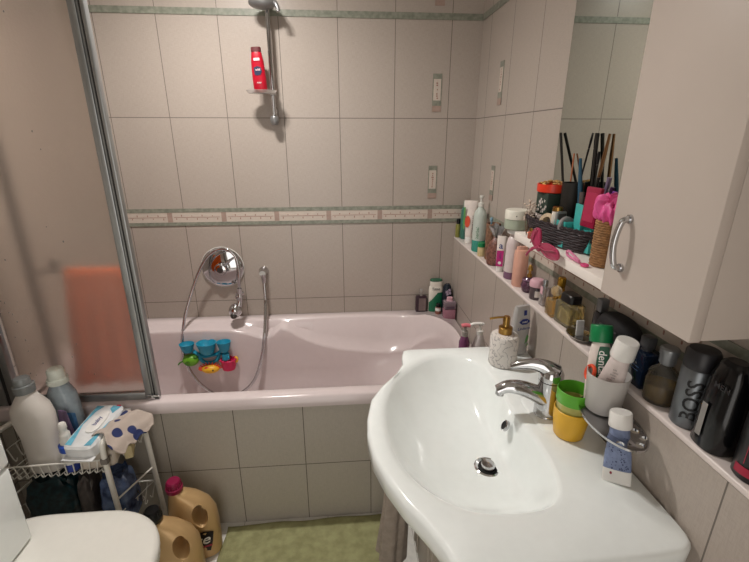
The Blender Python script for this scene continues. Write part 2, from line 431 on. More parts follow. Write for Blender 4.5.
# ---------------------------------------------------------------- bath screen
def frosted():
    m = bpy.data.materials.new('frosted_screen_glass'); m.use_nodes = True; nt = m.node_tree; N = nt.nodes; L = nt.links
    out = N['Material Output']; N.remove(N['Principled BSDF'])
    rf = N.new('ShaderNodeBsdfRefraction'); rf.inputs['Color'].default_value = lin('#f6f1ec'); rf.inputs['Roughness'].default_value = .42; rf.inputs['IOR'].default_value = 1.25
    df = N.new('ShaderNodeBsdfDiffuse'); df.inputs['Color'].default_value = lin('#dccfc8')
    tl = N.new('ShaderNodeBsdfTranslucent'); tl.inputs['Color'].default_value = lin('#f0e4dc')
    m1 = N.new('ShaderNodeMixShader'); m1.inputs[0].default_value = .3; L.new(df.outputs[0], m1.inputs[1]); L.new(tl.outputs[0], m1.inputs[2])
    m2 = N.new('ShaderNodeMixShader'); m2.inputs[0].default_value = .80; L.new(m1.outputs[0], m2.inputs[1]); L.new(rf.outputs[0], m2.inputs[2])
    gl = N.new('ShaderNodeBsdfGlossy'); gl.inputs['Roughness'].default_value = .3; gl.inputs['Color'].default_value = (.8, .8, .8, 1)
    m3 = N.new('ShaderNodeMixShader'); m3.inputs[0].default_value = .05; L.new(m2.outputs[0], m3.inputs[1]); L.new(gl.outputs[0], m3.inputs[2])
    L.new(m3.outputs[0], out.inputs[0])
    tc = N.new('ShaderNodeTexCoord'); nz = N.new('ShaderNodeTexNoise'); nz.inputs['Scale'].default_value = 160; L.new(tc.outputs['Object'], nz.inputs['Vector'])
    bp = N.new('ShaderNodeBump'); bp.inputs['Strength'].default_value = .4; bp.inputs['Distance'].default_value = .001; L.new(nz.outputs['Fac'], bp.inputs['Height'])
    for s in (rf, df, gl): L.new(bp.outputs[0], s.inputs['Normal'])
    return m
def screen():
    root = thing('bath_screen', 'frosted shower screen in grey aluminium frame standing on the bath rim', 'shower screen', (-1.55, -.728, .584))
    FR = frosted(); H = 1.50; X = lambda x: x+1.55
    o = obj('frosted_pane', box(B(), X(-1.745), X(-1.338), -.002, .002, .03, H-.02), FR, root, smooth=False)
    b = B(); rr = random.Random(5)                                   # water drops on the pane
    for q in range(46):
        if q < 26: z = rr.uniform(.06, .95); x = -1.725+.045*math.sin(z*9)*.4+rr.uniform(-.006, .02)
        else: z = rr.uniform(.05, 1.2); x = rr.uniform(-1.74, -1.5)
        ball(b, (X(x), -.003, z), .0013+.0012*rr.random(), 1, .6, 1.5, 6, 4)
    obj('water_drops', b, mat('water_drop', '#f4f4f4', .05, trans=.6, ior=1.33), root)['kind'] = 'stuff'
    b = B(); box(b, X(-1.346), X(-1.324), -.012, .012, 0, H, .003); box(b, X(-1.3235), X(-1.318), -.007, .009, .001, H, 0)
    obj('upright_profile', b, ALU, root)
    obj('rubber_seal', box(B(), X(-1.3178), X(-1.3145), -.010, .010, .001, H), DARKSEAL, root, smooth=False)
    obj('edge_profile', box(B(), X(-1.314), X(-1.302), -.011, .011, .0, H, .003), ALU, root)
    obj('bottom_rail', box(B(), X(-1.765), X(-1.3465), -.011, .011, .0, .028, .003), ALU, root)
    obj('top_rail', box(B(), X(-1.765), X(-1.3465), -.011, .011, H-.028, H, .003), ALU, root)
    obj('wall_profile', box(B(), X(-1.790), X(-1.7655), -.013, .013, 0, H, .003), ALU, root)
    obj('side_seal', box(B(), X(-1.802), X(-1.7905), -.010, .010, 0, H), DARKSEAL, root, smooth=False)
    obj('wall_rail', box(B(), X(-1.848), X(-1.8025), -.012, .014, 0, H, .003), ALU, root)
    b = B(); box(b, X(-1.34), X(-1.298), -.016, -.0125, .002, .02, .002); box(b, X(-1.316), X(-1.298), -.016, .0, -.0005, .012, .002)
    obj('corner_bracket', b, CHROME, root)
    b = B(); tube(b, [(X(-1.715), .13, .02), (X(-1.715), .13, H-.05)], .015, 10)
    tube(b, [(X(-1.715), .13, .03), (X(-1.715), .012, .03)], .006, 6)
    obj('inner_leaf_profile', b, mat('dark_grey_profile', '#3b3733', .5), root)
    b = B(); tube(b, [(X(-1.70), .13, .437), (X(-1.395), .13, .437)], .006, 10); ball(b, (X(-1.63), .128, .465), .016); obj('towel_bar', b, mat('dark_grey_profile', '#3b3733', .5), root)
    b = B()
    for z in (.955, .94): lathe(b, [(.006, 0), (.006, .006), (.003, .008)], 12, M=T(X(-1.7375 if z > .95 else -1.741), -.0022, .0+z) @ RX(PI/2))
    obj('screw_cap', b, CHROME, root)
screen()
def towel_behind():
    t = thing('bath_towel', 'orange towel hanging in folds behind the frosted shower screen', 'towel', (-1.500, -.598, .565))
    bm = B(); nx = 36; rows_ = []
    path = [(-.028, .02), (-.026, .15), (-.022, .30), (-.014, .42), (-.009, .455), (0, .467), (.009, .455), (.014, .42), (.022, .30), (.026, .18), (.028, .10)]
    for j, (py, pz) in enumerate(catmull([(0, a, b_) for a, b_ in path], 3) and [(p.y, p.z) for p in catmull([(0, a, b_) for a, b_ in path], 3)]):
        row = []
        for i in range(nx+1):
            u = i/nx; k = max(0, 1-pz/.46); row.append(Vector(((u-.5)*.195*(1+.38*k)-.014*k, py+.010*math.sin(u*24+k)*k*(1 if py < 0 else -1), pz)))
        rows_.append(row)
    loft(bm, rows_, False, False, closed=False)
    o = obj('towel_cloth', bm, mat('orange_terry', '#e8681c', .95, bump=.5, bs=300, var=.1), t); s = o.modifiers.new('s', 'SOLIDIFY'); s.thickness = .005
towel_behind()

# ---------------------------------------------------------------- washbasin
def basin():
    root = thing('washbasin', 'white ceramic washbasin with curved front, wide right deck, against the tiled boxing', 'sink', (0, 0, 0))
    Z = .825
    pts = [(-.074, -.892), (-.20, -.890), (-.33, -.889), (-.445, -.890), (-.464, -.898), (-.472, -.935), (-.475, -.975), (-.503, -1.03), (-.550, -1.09), (-.583, -1.15), (-.597, -1.22),
           (-.601, -1.28), (-.594, -1.35), (-.574, -1.415), (-.545, -1.480), (-.515, -1.530), (-.495, -1.570), (-.484, -1.603), (-.474, -1.616), (-.40, -1.620), (-.28, -1.620),
           (-.17, -1.618), (-.098, -1.613), (-.078, -1.600), (-.074, -1.58), (-.074, -1.45), (-.074, -1.3), (-.074, -1.1)]
    C0 = Vector((-.305, -1.270))
    dense = []
    for i in range(len(pts)):
        a, c = Vector(pts[i]), Vector(pts[(i+1) % len(pts)]); k = max(2, int((c-a).length/.012))
        dense += [a.lerp(c, q/k) for q in range(k)]
    def ray_hit(th):
        d = Vector((math.cos(th), math.sin(th))); best = None
        for a, c in zip(dense, dense[1:]+dense[:1]):
            e = c-a; den = d.x*e.y-d.y*e.x
            if abs(den) < 1e-9: continue
            w_ = a-C0; t = (w_.x*e.y-w_.y*e.x)/den; s = (w_.x*d.y-w_.y*d.x)/den
            if t > 0 and -1e-6 <= s <= 1+1e-6: best = t if best is None else min(best, t)
        return best
    bowl = [(-.405, -.955), (-.497, -1.045), (-.543, -1.15), (-.556, -1.26), (-.545, -1.362), (-.505, -1.445), (-.43, -1.505), (-.34, -1.518), (-.268, -1.503), (-.236, -1.45), (-.226, -1.37),
            (-.232, -1.29), (-.238, -1.22), (-.232, -1.13), (-.238, -1.04), (-.27, -.965), (-.33, -.935)]
    bc = catmull([(x, y, 0) for x, y in bowl], 10, True)
    def bowl_hit(th):
        d = Vector((math.cos(th), math.sin(th))); best = None
        for a, c in zip(bc, bc[1:]+bc[:1]):
            a2, e = Vector((a.x, a.y)), Vector((c.x-a.x, c.y-a.y)); den = d.x*e.y-d.y*e.x
            if abs(den) < 1e-9: continue
            w_ = a2-C0; t = (w_.x*e.y-w_.y*e.x)/den; s = (w_.x*d.y-w_.y*d.x)/den
            if t > 0 and -1e-6 <= s <= 1+1e-6: best = t if best is None else min(best, t)
        return best
    NS = 200; ths = [2*PI*i/NS for i in range(NS)]
    for px, py in ((-.074, -.892), (-.464, -.895), (-.478, -1.612), (-.082, -1.60)):
        th = math.atan2(py-C0.y, px-C0.x) % (2*PI); i = min(range(NS), key=lambda q: abs(ths[q]-th)); ths[i] = th
    ro = [ray_hit(t) for t in ths]; rb = [bowl_hit(t) for t in ths]
    rings = []
    def ring(fr, z):
        return [Vector((C0.x+math.cos(t)*fr(i), C0.y+math.sin(t)*fr(i), z if not callable(z) else z(i))) for i, t in enumerate(ths)]
    back = lambda i: max(0, math.cos(ths[i]))                 # side of the bowl nearest the tap
    rings.append(ring(lambda i: rb[i]*.55, Z-.19)); rings.append(ring(lambda i: rb[i]*1.02, Z-.12)); rings.append(ring(lambda i: ro[i]-.045, Z-.085))
    rings.append(ring(lambda i: ro[i]-.008, Z-.055)); rings.append(ring(lambda i: ro[i]-.001, Z-.045))
    rings.append(ring(lambda i: ro[i], Z-.012)); rings.append(ring(lambda i: ro[i]-.003, Z-.003)); rings.append(ring(lambda i: ro[i]-.009, Z))
    rings.append(ring(lambda i: rb[i]+min(.012, (ro[i]-rb[i])*.4), Z-.001))
    rings.append(ring(lambda i: rb[i], Z-.004)); rings.append(ring(lambda i: rb[i]*.975, lambda i: Z-.011))
    for k, d in ((.93, .026), (.86, .048), (.76, .074), (.64, .096), (.5, .112), (.36, .121), (.24, .126), (.14, .130), (.10, .132)):
        rings.append(ring(lambda i, k=k: max(rb[i]*k, .0) if k > .15 else .0235, lambda i, d=d, k=k: Z-(d+(.022*back(i)*math.sin(PI*min(1, (1-k)*1.4)) if k > .3 else 0)*.8)))
    bm = B(); loft(bm, rings, cap0=True, cap1=True); obj('basin_body', bm, WHITE, root, angle=70)
    bm = B(); lathe(bm, [(.033, 0), (.033, .004), (.029, .006), (.0235, .003), (.0235, -.0015)], 32, (C0.x, C0.y, Z-.1325), cap0=False, cap1=False); obj('drain_ring', bm, CHROME, root)
    bm = B(); lathe(bm, [(.0234, .0), (.0234, .0008)], 32, (C0.x, C0.y, Z-.1325)); obj('drain_hole', bm, mat('overflow_dark', '#101010', .6), root)
    bm = B(); lathe(bm, [(.0165, -.0005), (.0175, .009), (.015, .013), (.004, .0145)], 28, (C0.x, C0.y, Z-.131)); obj('drain_plug', bm, CHROME, root)
    # overflow in the rear bowl wall
    M = T(-.2585, -1.238, Z-.036) @ RY(-PI/2+.45)
    bm = B(); lathe(bm, [(.0145, -.004), (.0145, .003), (.011, .004), (.0105, .000)], 24, M=M, cap1=False, sx=1.0, sy=.8); obj('overflow_ring', bm, CHROME, root)
    bm = B(); lathe(bm, [(.0104, -.002), (.0104, .0022)], 20, M=M, sy=.8); obj('overflow_hole', bm, mat('overflow_dark', '#101010', .6), root)
    # raised platform under the tap
    bm = B(); sloft(bm, [(0, .05, .075, 5), (.0025, .046, .071, 5), (.003, .040, .066, 5)], M=T(-.155, -1.245, Z-.0005)); obj('tap_platform', bm, WHITE, root)
basin()
def tap():
    t = thing('basin_tap', 'chrome single-lever mixer tap on the washbasin deck', 'tap', (-.165, -1.248, .8277))
    b = B(); tube(b, catmull([(0, 0, 0), (0, 0, .025), (0, 0, .06), (0, 0, .092)], 4), [.029+.000*i for i in range(5)]+[.0275]*8, 24)
    sp = catmull([(.010, 0, .034), (-.026, .004, .052), (-.062, .010, .066), (-.095, .017, .068), (-.117, .021, .056)], 5)
    tube(b, sp, [.028-.0125*min(1, i/(len(sp)-1)*1.15) for i in range(len(sp))], 20, flat=.85)
    lathe(b, [(.029, 0), (.029, .004), (.026, .007)], 28)
    obj('tap_body', b, CHROME, t, angle=60)
    b = B(); lathe(b, [(.0275, .094), (.0285, .099), (.0275, .112), (.021, .124), (.008, .129)], 24)
    lv = catmull([(.006, -.004, .112), (-.016, .004, .124), (-.042, .014, .128), (-.070, .024, .121), (-.088, .030, .114)], 5)
    tube(b, lv, [.0205-.0145*i/(len(lv)-1) for i in range(len(lv))], 16, flat=1.1)
    obj('lever', b, CHROME, t, angle=60)
    b = B(); lathe(b, [(.0105, 0), (.0105, .012)], 18, M=T(-.112, .0205, .045) @ RY(.12)); obj('aerator', b, CHROME, t)
tap()

# ---------------------------------------------------------------- vanity unit under the basin
def vanity():
    t = thing('vanity_cabinet', 'beige-grey vanity cabinet with moulded doors under the washbasin', 'cabinet', (-.24, -1.25, 0))
    CAB = mat('beige_cabinet_front', '#a39a8f', .35, var=.05, vs=10)
    obj('cabinet_body', box(B(), -.155, .16, -.31, .315, .09, .63, .003), CAB, t)
    obj('plinth', box(B(), -.13, .15, -.30, .30, .0005, .0895), mat('dark_plinth', '#2b2724', .6), t, smooth=False)
    for s in (-1, 1):
        b = B(); y0, y1 = (.003, .308) if s > 0 else (-.308, -.003)
        box(b, -.174, -.1555, y0, y1, .095, .625, .004)
        for q in (.03, .075, .23, .275):
            tube(b, [(-.175, y0+q, .11), (-.175, y0+q, .61)], .004, 8)
        obj('door', b, CAB, t)
vanity()
def hand_towel():
    t = thing('hand_towel', 'grey-beige hand towel hanging from under the washbasin beside the vanity', 'towel', (-.478, -.955, .06))
    bm = B(); rows_ = []
    for j in range(31):
        v = j/30; z = .64*v; row = []
        for i in range(41):
            a = 2*PI*i/40; r = 1+.20*math.sin(3*a+1+v*1.2)+.09*math.sin(7*a-v*2)
            k = .052-.022*v; row.append(Vector((-.028*(1-v)+k*r*math.cos(a)*.95+.016*v, -.03*(1-v)+k*r*.75*math.sin(a), z-.02*math.cos(a)*(1-v)**3)))
        rows_.append(row[:-1])
    loft(bm, rows_); obj('towel_cloth', bm, mat('greige_terry', '#a3978b', .95, bump=.9, bs=350, var=.1), t)
    b = B(); box(b, -.010, .010, -.02, .006, .641, .660, .003); obj('hanging_loop', b, mat('greige_terry', '#a3978b'), t)
hand_towel()
b = B()
for q in range(7):
    tube(b, catmull([(-.50+.004*q, -.955, .40), (-.512+.004*q, -.95+.002*q, .36), (-.508+.003*q, -.95, .315-.006*(q % 3))], 4), .0035, 5)
tag(obj('lace_cloth', b, mat('white_fringe', '#c9c2ba', .9)), 'white fringed cloth edge peeping out beside the hand towel under the washbasin', 'cloth')

# ---------------------------------------------------------------- bath mat
def bath_mat():
    bm = B(); nx, ny = 90, 66; X0, X1, Y0, Y1 = -1.125, -.503, -1.22, -.757
    G = []
    for j in range(ny+1):
        row = []
        for i in range(nx+1):
            u, v = i/nx, j/ny; x, y = X0+(X1-X0)*u, Y0+(Y1-Y0)*v
            x += .004*math.sin(y*30)*(1 if u in (0, 1) else .3); y += .012*(u-.5)+.003*math.sin(x*25)
            e = min(u, 1-u, v, 1-v)*min(nx, ny)
            z = .011*min(1, e/1.5)+.001+.003*noise.noise(Vector((x*14, y*14, 0)))*min(1, e)
            row.append((x, y, max(.001, z)))
        G.append([bm.verts.new(p) for p in row])
    for j in range(ny):
        for i in range(nx): bm.faces.new((G[j][i], G[j][i+1], G[j+1][i+1], G[j+1][i]))
    tag(obj('bath_mat', bm, mat('green_terry_mat', '#a4a377', .95, bump=1.2, bs=420, var=.12, vs=30, col2='#8f8e64')), 'green terry bath mat on the white floor before the bath', 'bath mat')
bath_mat()

# ---------------------------------------------------------------- toilet
def toilet():
    t = thing('toilet', 'white toilet with closed lid and cistern in the lower left corner', 'toilet', (-1.345, -1.256, .014))
    def D(z, k, dx=0, hx=.198, hy=.193):
        out = []
        for i in range(48):
            a = 2*PI*i/48; c, s = math.cos(a), math.sin(a); e = 2.25 if c > 0 else 7
            out.append(Vector((dx+k*hx*math.copysign(abs(c)**(2/e), c)*(1.0 if c > 0 else 1.30), k*hy*math.copysign(abs(s)**(2/e), s), z)))
        return out
    bm = B(); loft(bm, [D(-.013, .62, -.05), D(.05, .58, -.05), D(.20, .62, -.04), D(.30, .80, -.02), D(.365, .93, 0), D(.372, .93, 0)]); obj('bowl', bm, WHITE, t)
    bm = B(); loft(bm, [D(.373, .96), D(.376, .985), D(.388, .985), D(.392, .96)]); obj('seat', bm, PLW, t)
    bm = B(); loft(bm, [D(.394, .975), D(.398, 1.0), D(.410, 1.0), D(.417, .975), D(.421, .92), D(.424, .7), D(.425, .3)]); obj('lid', bm, mat('white_lid', '#e4e2da', .22, var=.01), t)
    b = B(); box(b, -.312, -.150, -.235, .108, .428, .664, .010, 3); obj('cistern', b, WHITE, t)
    b = B(); box(b, -.314, -.147, -.238, .111, .668, .80, .010, 3); obj('cistern_lid', b, WHITE, t)
    b = B(); box(b, -.306, -.158, -.225, .098, .6642, .6678); obj('cistern_seam', b, mat('grey_seam', '#77776f', .6), t, smooth=False)
    b = B(); box(b, -.30, -.24, -.09, .09, .28, .44, .006); obj('rear_support', b, WHITE, t)
toilet()

# ---------------------------------------------------------------- wall cabinet, mirror, shelf
def wall_cabinet():
    t = thing('wall_cabinet', 'tall cream-white wall cabinet with chrome handle beside the mirror', 'cabinet', (0, -1.457, 1.1775))
    L_ = mat('cream_cabinet', '#c9bdb3', .38, var=.02, vs=5)
    obj('cabinet_body', box(B(), -.130, -.0005, -.108, .110, .002, .66, .001), L_, t)
    d = obj('door', box(B(), -.150, -.1315, -.110, .111, 0, .66, .0025), L_, t)
    b = B(); tube(b, catmull([(-.1505, .064, .062), (-.165, .064, .068), (-.172, .064, .106), (-.165, .064, .144), (-.1505, .064, .150)], 7), .0055, 12)
    lathe(b, [(.008, 0), (.008, .004)], 14, M=T(-.150, .064, .062) @ RY(-PI/2)); lathe(b, [(.008, 0), (.008, .004)], 14, M=T(-.150, .064, .150) @ RY(-PI/2))
    obj('handle', b, CHROME, d)
wall_cabinet()
def mirror():
    t = thing('mirror', 'wall mirror reflecting the tiled wall above the crowded shelf', 'mirror', (0, -1.090, 1.20))
    obj('backing_board', box(B(), -.010, -.0045, -.254, .254, .003, .638), mat('mirror_backing', '#6d7068', .6), t, smooth=False)
    obj('mirror_glass', box(B(), -.014, -.0102, -.256, .256, .001, .64, .0008, 1), mat('silvered_glass', '#c3c9c2', .01, 1, var=.0), t, smooth=False)
mirror()
S = 1.193
tag(obj('wall_shelf', box(B(), -.131, -.0005, -1.344, -.872, S-.024, S, .003), PLPINKW), 'cream-white shelf under the mirror carrying the dark wicker basket', 'shelf')
LZ = .9782
# ---------------------------------------------------------------- generic bottle pieces
def label_on(parent, name, m, r, ang, z0, uu, vv, sx=1, sy=1):
    b = B(); decal(b, cyl(r, ang, z0, sx, sy), -uu, uu, -vv, vv, 12); return obj(name, b, m, parent, smooth=True)
def words(parent, name, s, size, m, fn, **k):
    b = B(); text(b, s, size, fn, **k); return obj(name, b, m, parent, smooth=False)

# ledge, from the bath corner towards the viewer
def L1():
    a = -2.1
    t = thing('bottle', 'tiny dark bottle with olive-yellow band at the far corner of the ledge', 'bottle', (-.0585, -.016, LZ))
    b = B(); lathe(b, [(.012, 0), (.0125, .003), (.0125, .06), (.008, .068)], 18); obj('body', b, mat('olive_yellow', '#7c7a3a', .4), t)
    b = B(); lathe(b, [(.009, .0682), (.009, .092), (.007, .094)], 16); obj('cap', b, BLACKP, t)
    t = thing('shampoo_bottle', 'flat teal-green bottle in the far corner of the ledge behind the cream tube', 'bottle', (-.034, -.045, LZ))
    b = B(); sloft(b, [(0, .019, .022, 3), (.004, .021, .024, 3), (.14, .020, .022, 3), (.155, .012, .012, 2.2)]); obj('body', b, mat('teal_green_bottle', '#3f7466', .35), t)
    b = B(); lathe(b, [(.012, .1552), (.012, .182), (.010, .184)], 18); obj('cap', b, mat('mint_cap', '#9fb8a8', .4), t)
    # cream tubes standing on their caps
    def tube_std(name, lab, loc, rz, h, w, colr, capm, cap_h=.028, extra=None, tail=.004):
        t = thing(name, lab, 'tube', loc, rz)
        b = B(); lathe(b, [(.017, 0), (.018, .002), (.018, cap_h), (.016, cap_h+.002)], 20); obj('cap', b, capm, t)
        b = B(); sloft(b, [(cap_h+.003, .018, .018, 2), (cap_h+.02, w*.62, .019, 2), (cap_h+(h-cap_h)*.5, w*.86, .015, 2), (h-.012, w, tail, 2), (h, w, tail*.5, 2)]); o = obj('tube_body', b, colr, t)
        if extra: extra(t, w, h)
        return t
    def ex(t, w, h):
        fn = lambda u, v: Vector((u, -.0165-.0035*math.cos(u*60), h*.5+v))
        b = B(); blob_decal(b, lambda u, v: Vector((u-.010, -.0196, h*.52+v)), [(.012*math.cos(q*PI/10), .028*math.sin(q*PI/10)) for q in range(20)]); obj('orange_spot', b, mat('coral_print', '#e2573a', .5), t)
        b = B(); box(b, -.030, -.022, -.0175, -.0120, h*.35, h*.85); obj('green_stripe', b, mat('leaf_green', '#5f9a55', .5), t)
        b = B(); text(b, 'urgencare', .022, lambda u, v: Vector((u+.016, -.0190, h*.45+v)), vert=True); obj('lettering', b, BLKPRINT, t)
    tube_std('cream_tube', 'white cream tube with coral spot and green stripe on the ledge', (-.038, -.135, LZ), .0+-.35, .20, .031, mat('white_tube', '#e9ded6', .4), PLW, extra=None)
    t = bpy.data.objects['cream_tube']; ex(t, .031, .20)
    # tall translucent bottle, teal liquid at the bottom
    t = thing('lotion_bottle', 'tall translucent bottle with teal bottom and white pump collar on the ledge', 'bottle', (-.041, -.287, LZ))
    M1 = mat('milky_translucent', '#cfd8cf', .3, trans=.25, var=.03)
    b = B(); lathe(b, [(.0285, .0502), (.0285, .15), (.024, .175), (.012, .19), (.011, .196)], 28); obj('body', b, M1, t)
    b = B(); lathe(b, [(.027, 0), (.0285, .003), (.0285, .05)], 28); obj('teal_base', b, mat('teal_liquid', '#3f9c8a', .25, trans=.1), t)
    b = B(); lathe(b, [(.013, .1965), (.013, .212), (.005, .214), (.005, .232), (.009, .234), (.009, .244)], 18); obj('cap', b, mat('milky_cap', '#d6d5cd', .4), t)
    b = B()
    for q, ch in enumerate('aloe'): pass
    text(b, 'herbal', .020, cyl(.0285, -2.15, .085), vert=True); obj('lettering', b, mat('green_print', '#2f7a4e', .5), t)
    # small jar with green cap
    t = thing('jar', 'small cream jar with dark green lid between the tall lotion bottle and the brown bag', 'jar', (-.053, -.372, LZ))
    b = B(); lathe(b, [(.015, 0), (.0165, .003), (.0165, .036), (.014, .040)], 20); obj('body', b, mat('cream_yellow', '#cdb98b', .35), t)
    b = B(); lathe(b, [(.0168, .0402), (.0168, .056), (.015, .058)], 20); obj('lid', b, GREENC, t)
    # wicker tumbler
    t = thing('wicker_tumbler', 'open brown woven tumbler behind the green-lidded jar on the ledge', 'tumbler', (-.030, -.425, LZ))
    b = B(); lathe(b, [(.024, 0), (.026, .004), (.028, .145), (.0285, .150), (.026, .150), (.024, .02), (.001, .012)], 28); obj('woven_wall', b, mat('woven_seagrass', '#8f6a52', .85, bump=1.2, bs=160, var=.25, vs=90), t)
    b = B(); tube(b, [(-.004, .002, .03), (-.012, -.006, .165)], .004, 8); ball(b, (-.0125, -.0065, .166), .007, 1, .5, 1.5, 10, 8); obj('spoon', b, mat('pale_blue_metal', '#8fb4c8', .25, .5), t)
    # brown contents in a knotted clear bag
    t = thing('gift_bag', 'knotted clear bag of brown bath salts with silvery ruffled top on the ledge', 'bag', (-.042, -.500, LZ))
    b = B(); rr = random.Random(2); rings = []
    for z, r in ((0, .026), (.004, .031), (.05, .032), (.085, .026), (.105, .012), (.112, .007)):
        rings.append([Vector((r*math.cos(2*PI*i/24)*(1+.06*math.sin(5*i+z*60)), r*math.sin(2*PI*i/24)*(1+.06*math.cos(3*i)), z)) for i in range(24)])
    loft(b, rings); obj('filled_bag', b, mat('brown_salts', '#86594d', .35, var=.3, vs=120, bump=.6, bs=120), t)
    b = B(); rings = []
    for z, r in ((.1125, .007), (.125, .018), (.142, .027), (.155, .031)):
        rings.append([Vector((r*math.cos(2*PI*i/32)*(1+.28*math.sin(4*2*PI*i/32)), r*math.sin(2*PI*i/32)*(1+.25*math.sin(5*2*PI*i/32+1)), z+.006*math.sin(6*2*PI*i/32))) for i in range(32)])
    loft(b, rings, True, False); obj('ruffled_top', b, mat('silver_cellophane', '#a9abac', .18, .35, trans=.4), t)
    # tube with magenta print, letter a
    t = thing('toothpaste_tube', 'white tube with magenta panel and blue letter a, upright on the ledge', 'tube', (-.053, -.588, LZ), -.5)
    b = B(); lathe(b, [(.011, 0), (.012, .002), (.012, .018)], 18); obj('cap', b, PLW, t)
    b = B(); sloft(b, [(.0185, .012, .011, 2.5), (.03, .015, .0115, 2.5), (.08, .016, .009, 2.5), (.135, .017, .002, 2.5)]); obj('tube_body', b, mat('white_tube', '#e9ded6', .4), t)
    b = B(); box(b, -.013, .012, -.0135, -.0125, .022, .082); M = obj('magenta_panel', b, mat('magenta_print', '#c01c79', .45), t, smooth=False)
    b = B(); text(b, 'a', .034, lambda u, v: Vector((u, -.0118, .100+v)), bold=True); text(b, 'ultra', .012, lambda u, v: Vector((u+.0, -.0140, .062+v)), vert=True); obj('lettering', b, NAVY, t)
    b = B(); blob_decal(b, lambda u, v: Vector((u, -.0141, .035+v)), [(.006*math.cos(q*PI/6), .006*math.sin(q*PI/6)) for q in range(12)]); obj('white_dot', b, PLW, t)
    # clear bottle purple base
    t = thing('cleanser_bottle', 'clear white-labelled bottle with mauve liquid at its foot beside the peach tube', 'bottle', (-.043, -.672, LZ))
    b = B(); lathe(b, [(.025, .0262), (.025, .125), (.021, .145), (.012, .155), (.012, .165)], 24); obj('body', b, mat('frosty_white', '#e0d2d0', .3, trans=.15), t)
    b = B(); lathe(b, [(.0235, 0), (.025, .003), (.025, .026)], 24); obj('mauve_base', b, mat('mauve_liquid', '#7d5a74', .25), t)
    b = B(); lathe(b, [(.0255, .1652), (.0265, .167), (.0265, .179)], 24); obj('cap', b, mat('mist_cap', '#d9d9d6', .35), t)
    t = thing('cream_jar', 'wide jar with ivory lid stacked on the clear bottle at the far shelf end', 'jar', (-.043, -.672, LZ+.1794))
    b = B(); lathe(b, [(.034, 0), (.0385, .004), (.0385, .034), (.036, .036)], 32); obj('body', b, mat('pale_green_jar', '#b9c4b0', .35, trans=.2), t)
    b = B(); lathe(b, [(.0395, .0362), (.0395, .064), (.037, .067)], 32); obj('lid', b, mat('ivory_lid', '#dfdccf', .4), t)
    b = B(); lathe(b, [(.0008, .0), (.0022, .0)], 8, M=T(-.016, -.037, .050) @ RX(PI/2)); obj('dark_spot', b, BLKPRINT, t)
    # peach tube
    t = thing('lotion_bottle', 'smooth peach-pink lotion bottle on the ledge below the shelf end', 'bottle', (-.046, -.752, LZ))
    b = B(); sloft(b, [(0, .022, .022, 2), (.003, .024, .024, 2), (.11, .024, .020, 2.2), (.124, .023, .014, 2.2), (.126, .020, .010, 2.2)]); obj('body', b, mat('peach_plastic', '#dca793', .35, var=.02), t)
    b = B(); sloft(b, [(.1262, .019, .009, 2.2), (.137, .018, .007, 2.2)]); obj('folded_end', b, mat('peach_plastic', '#dca793', .35), t)
L1()
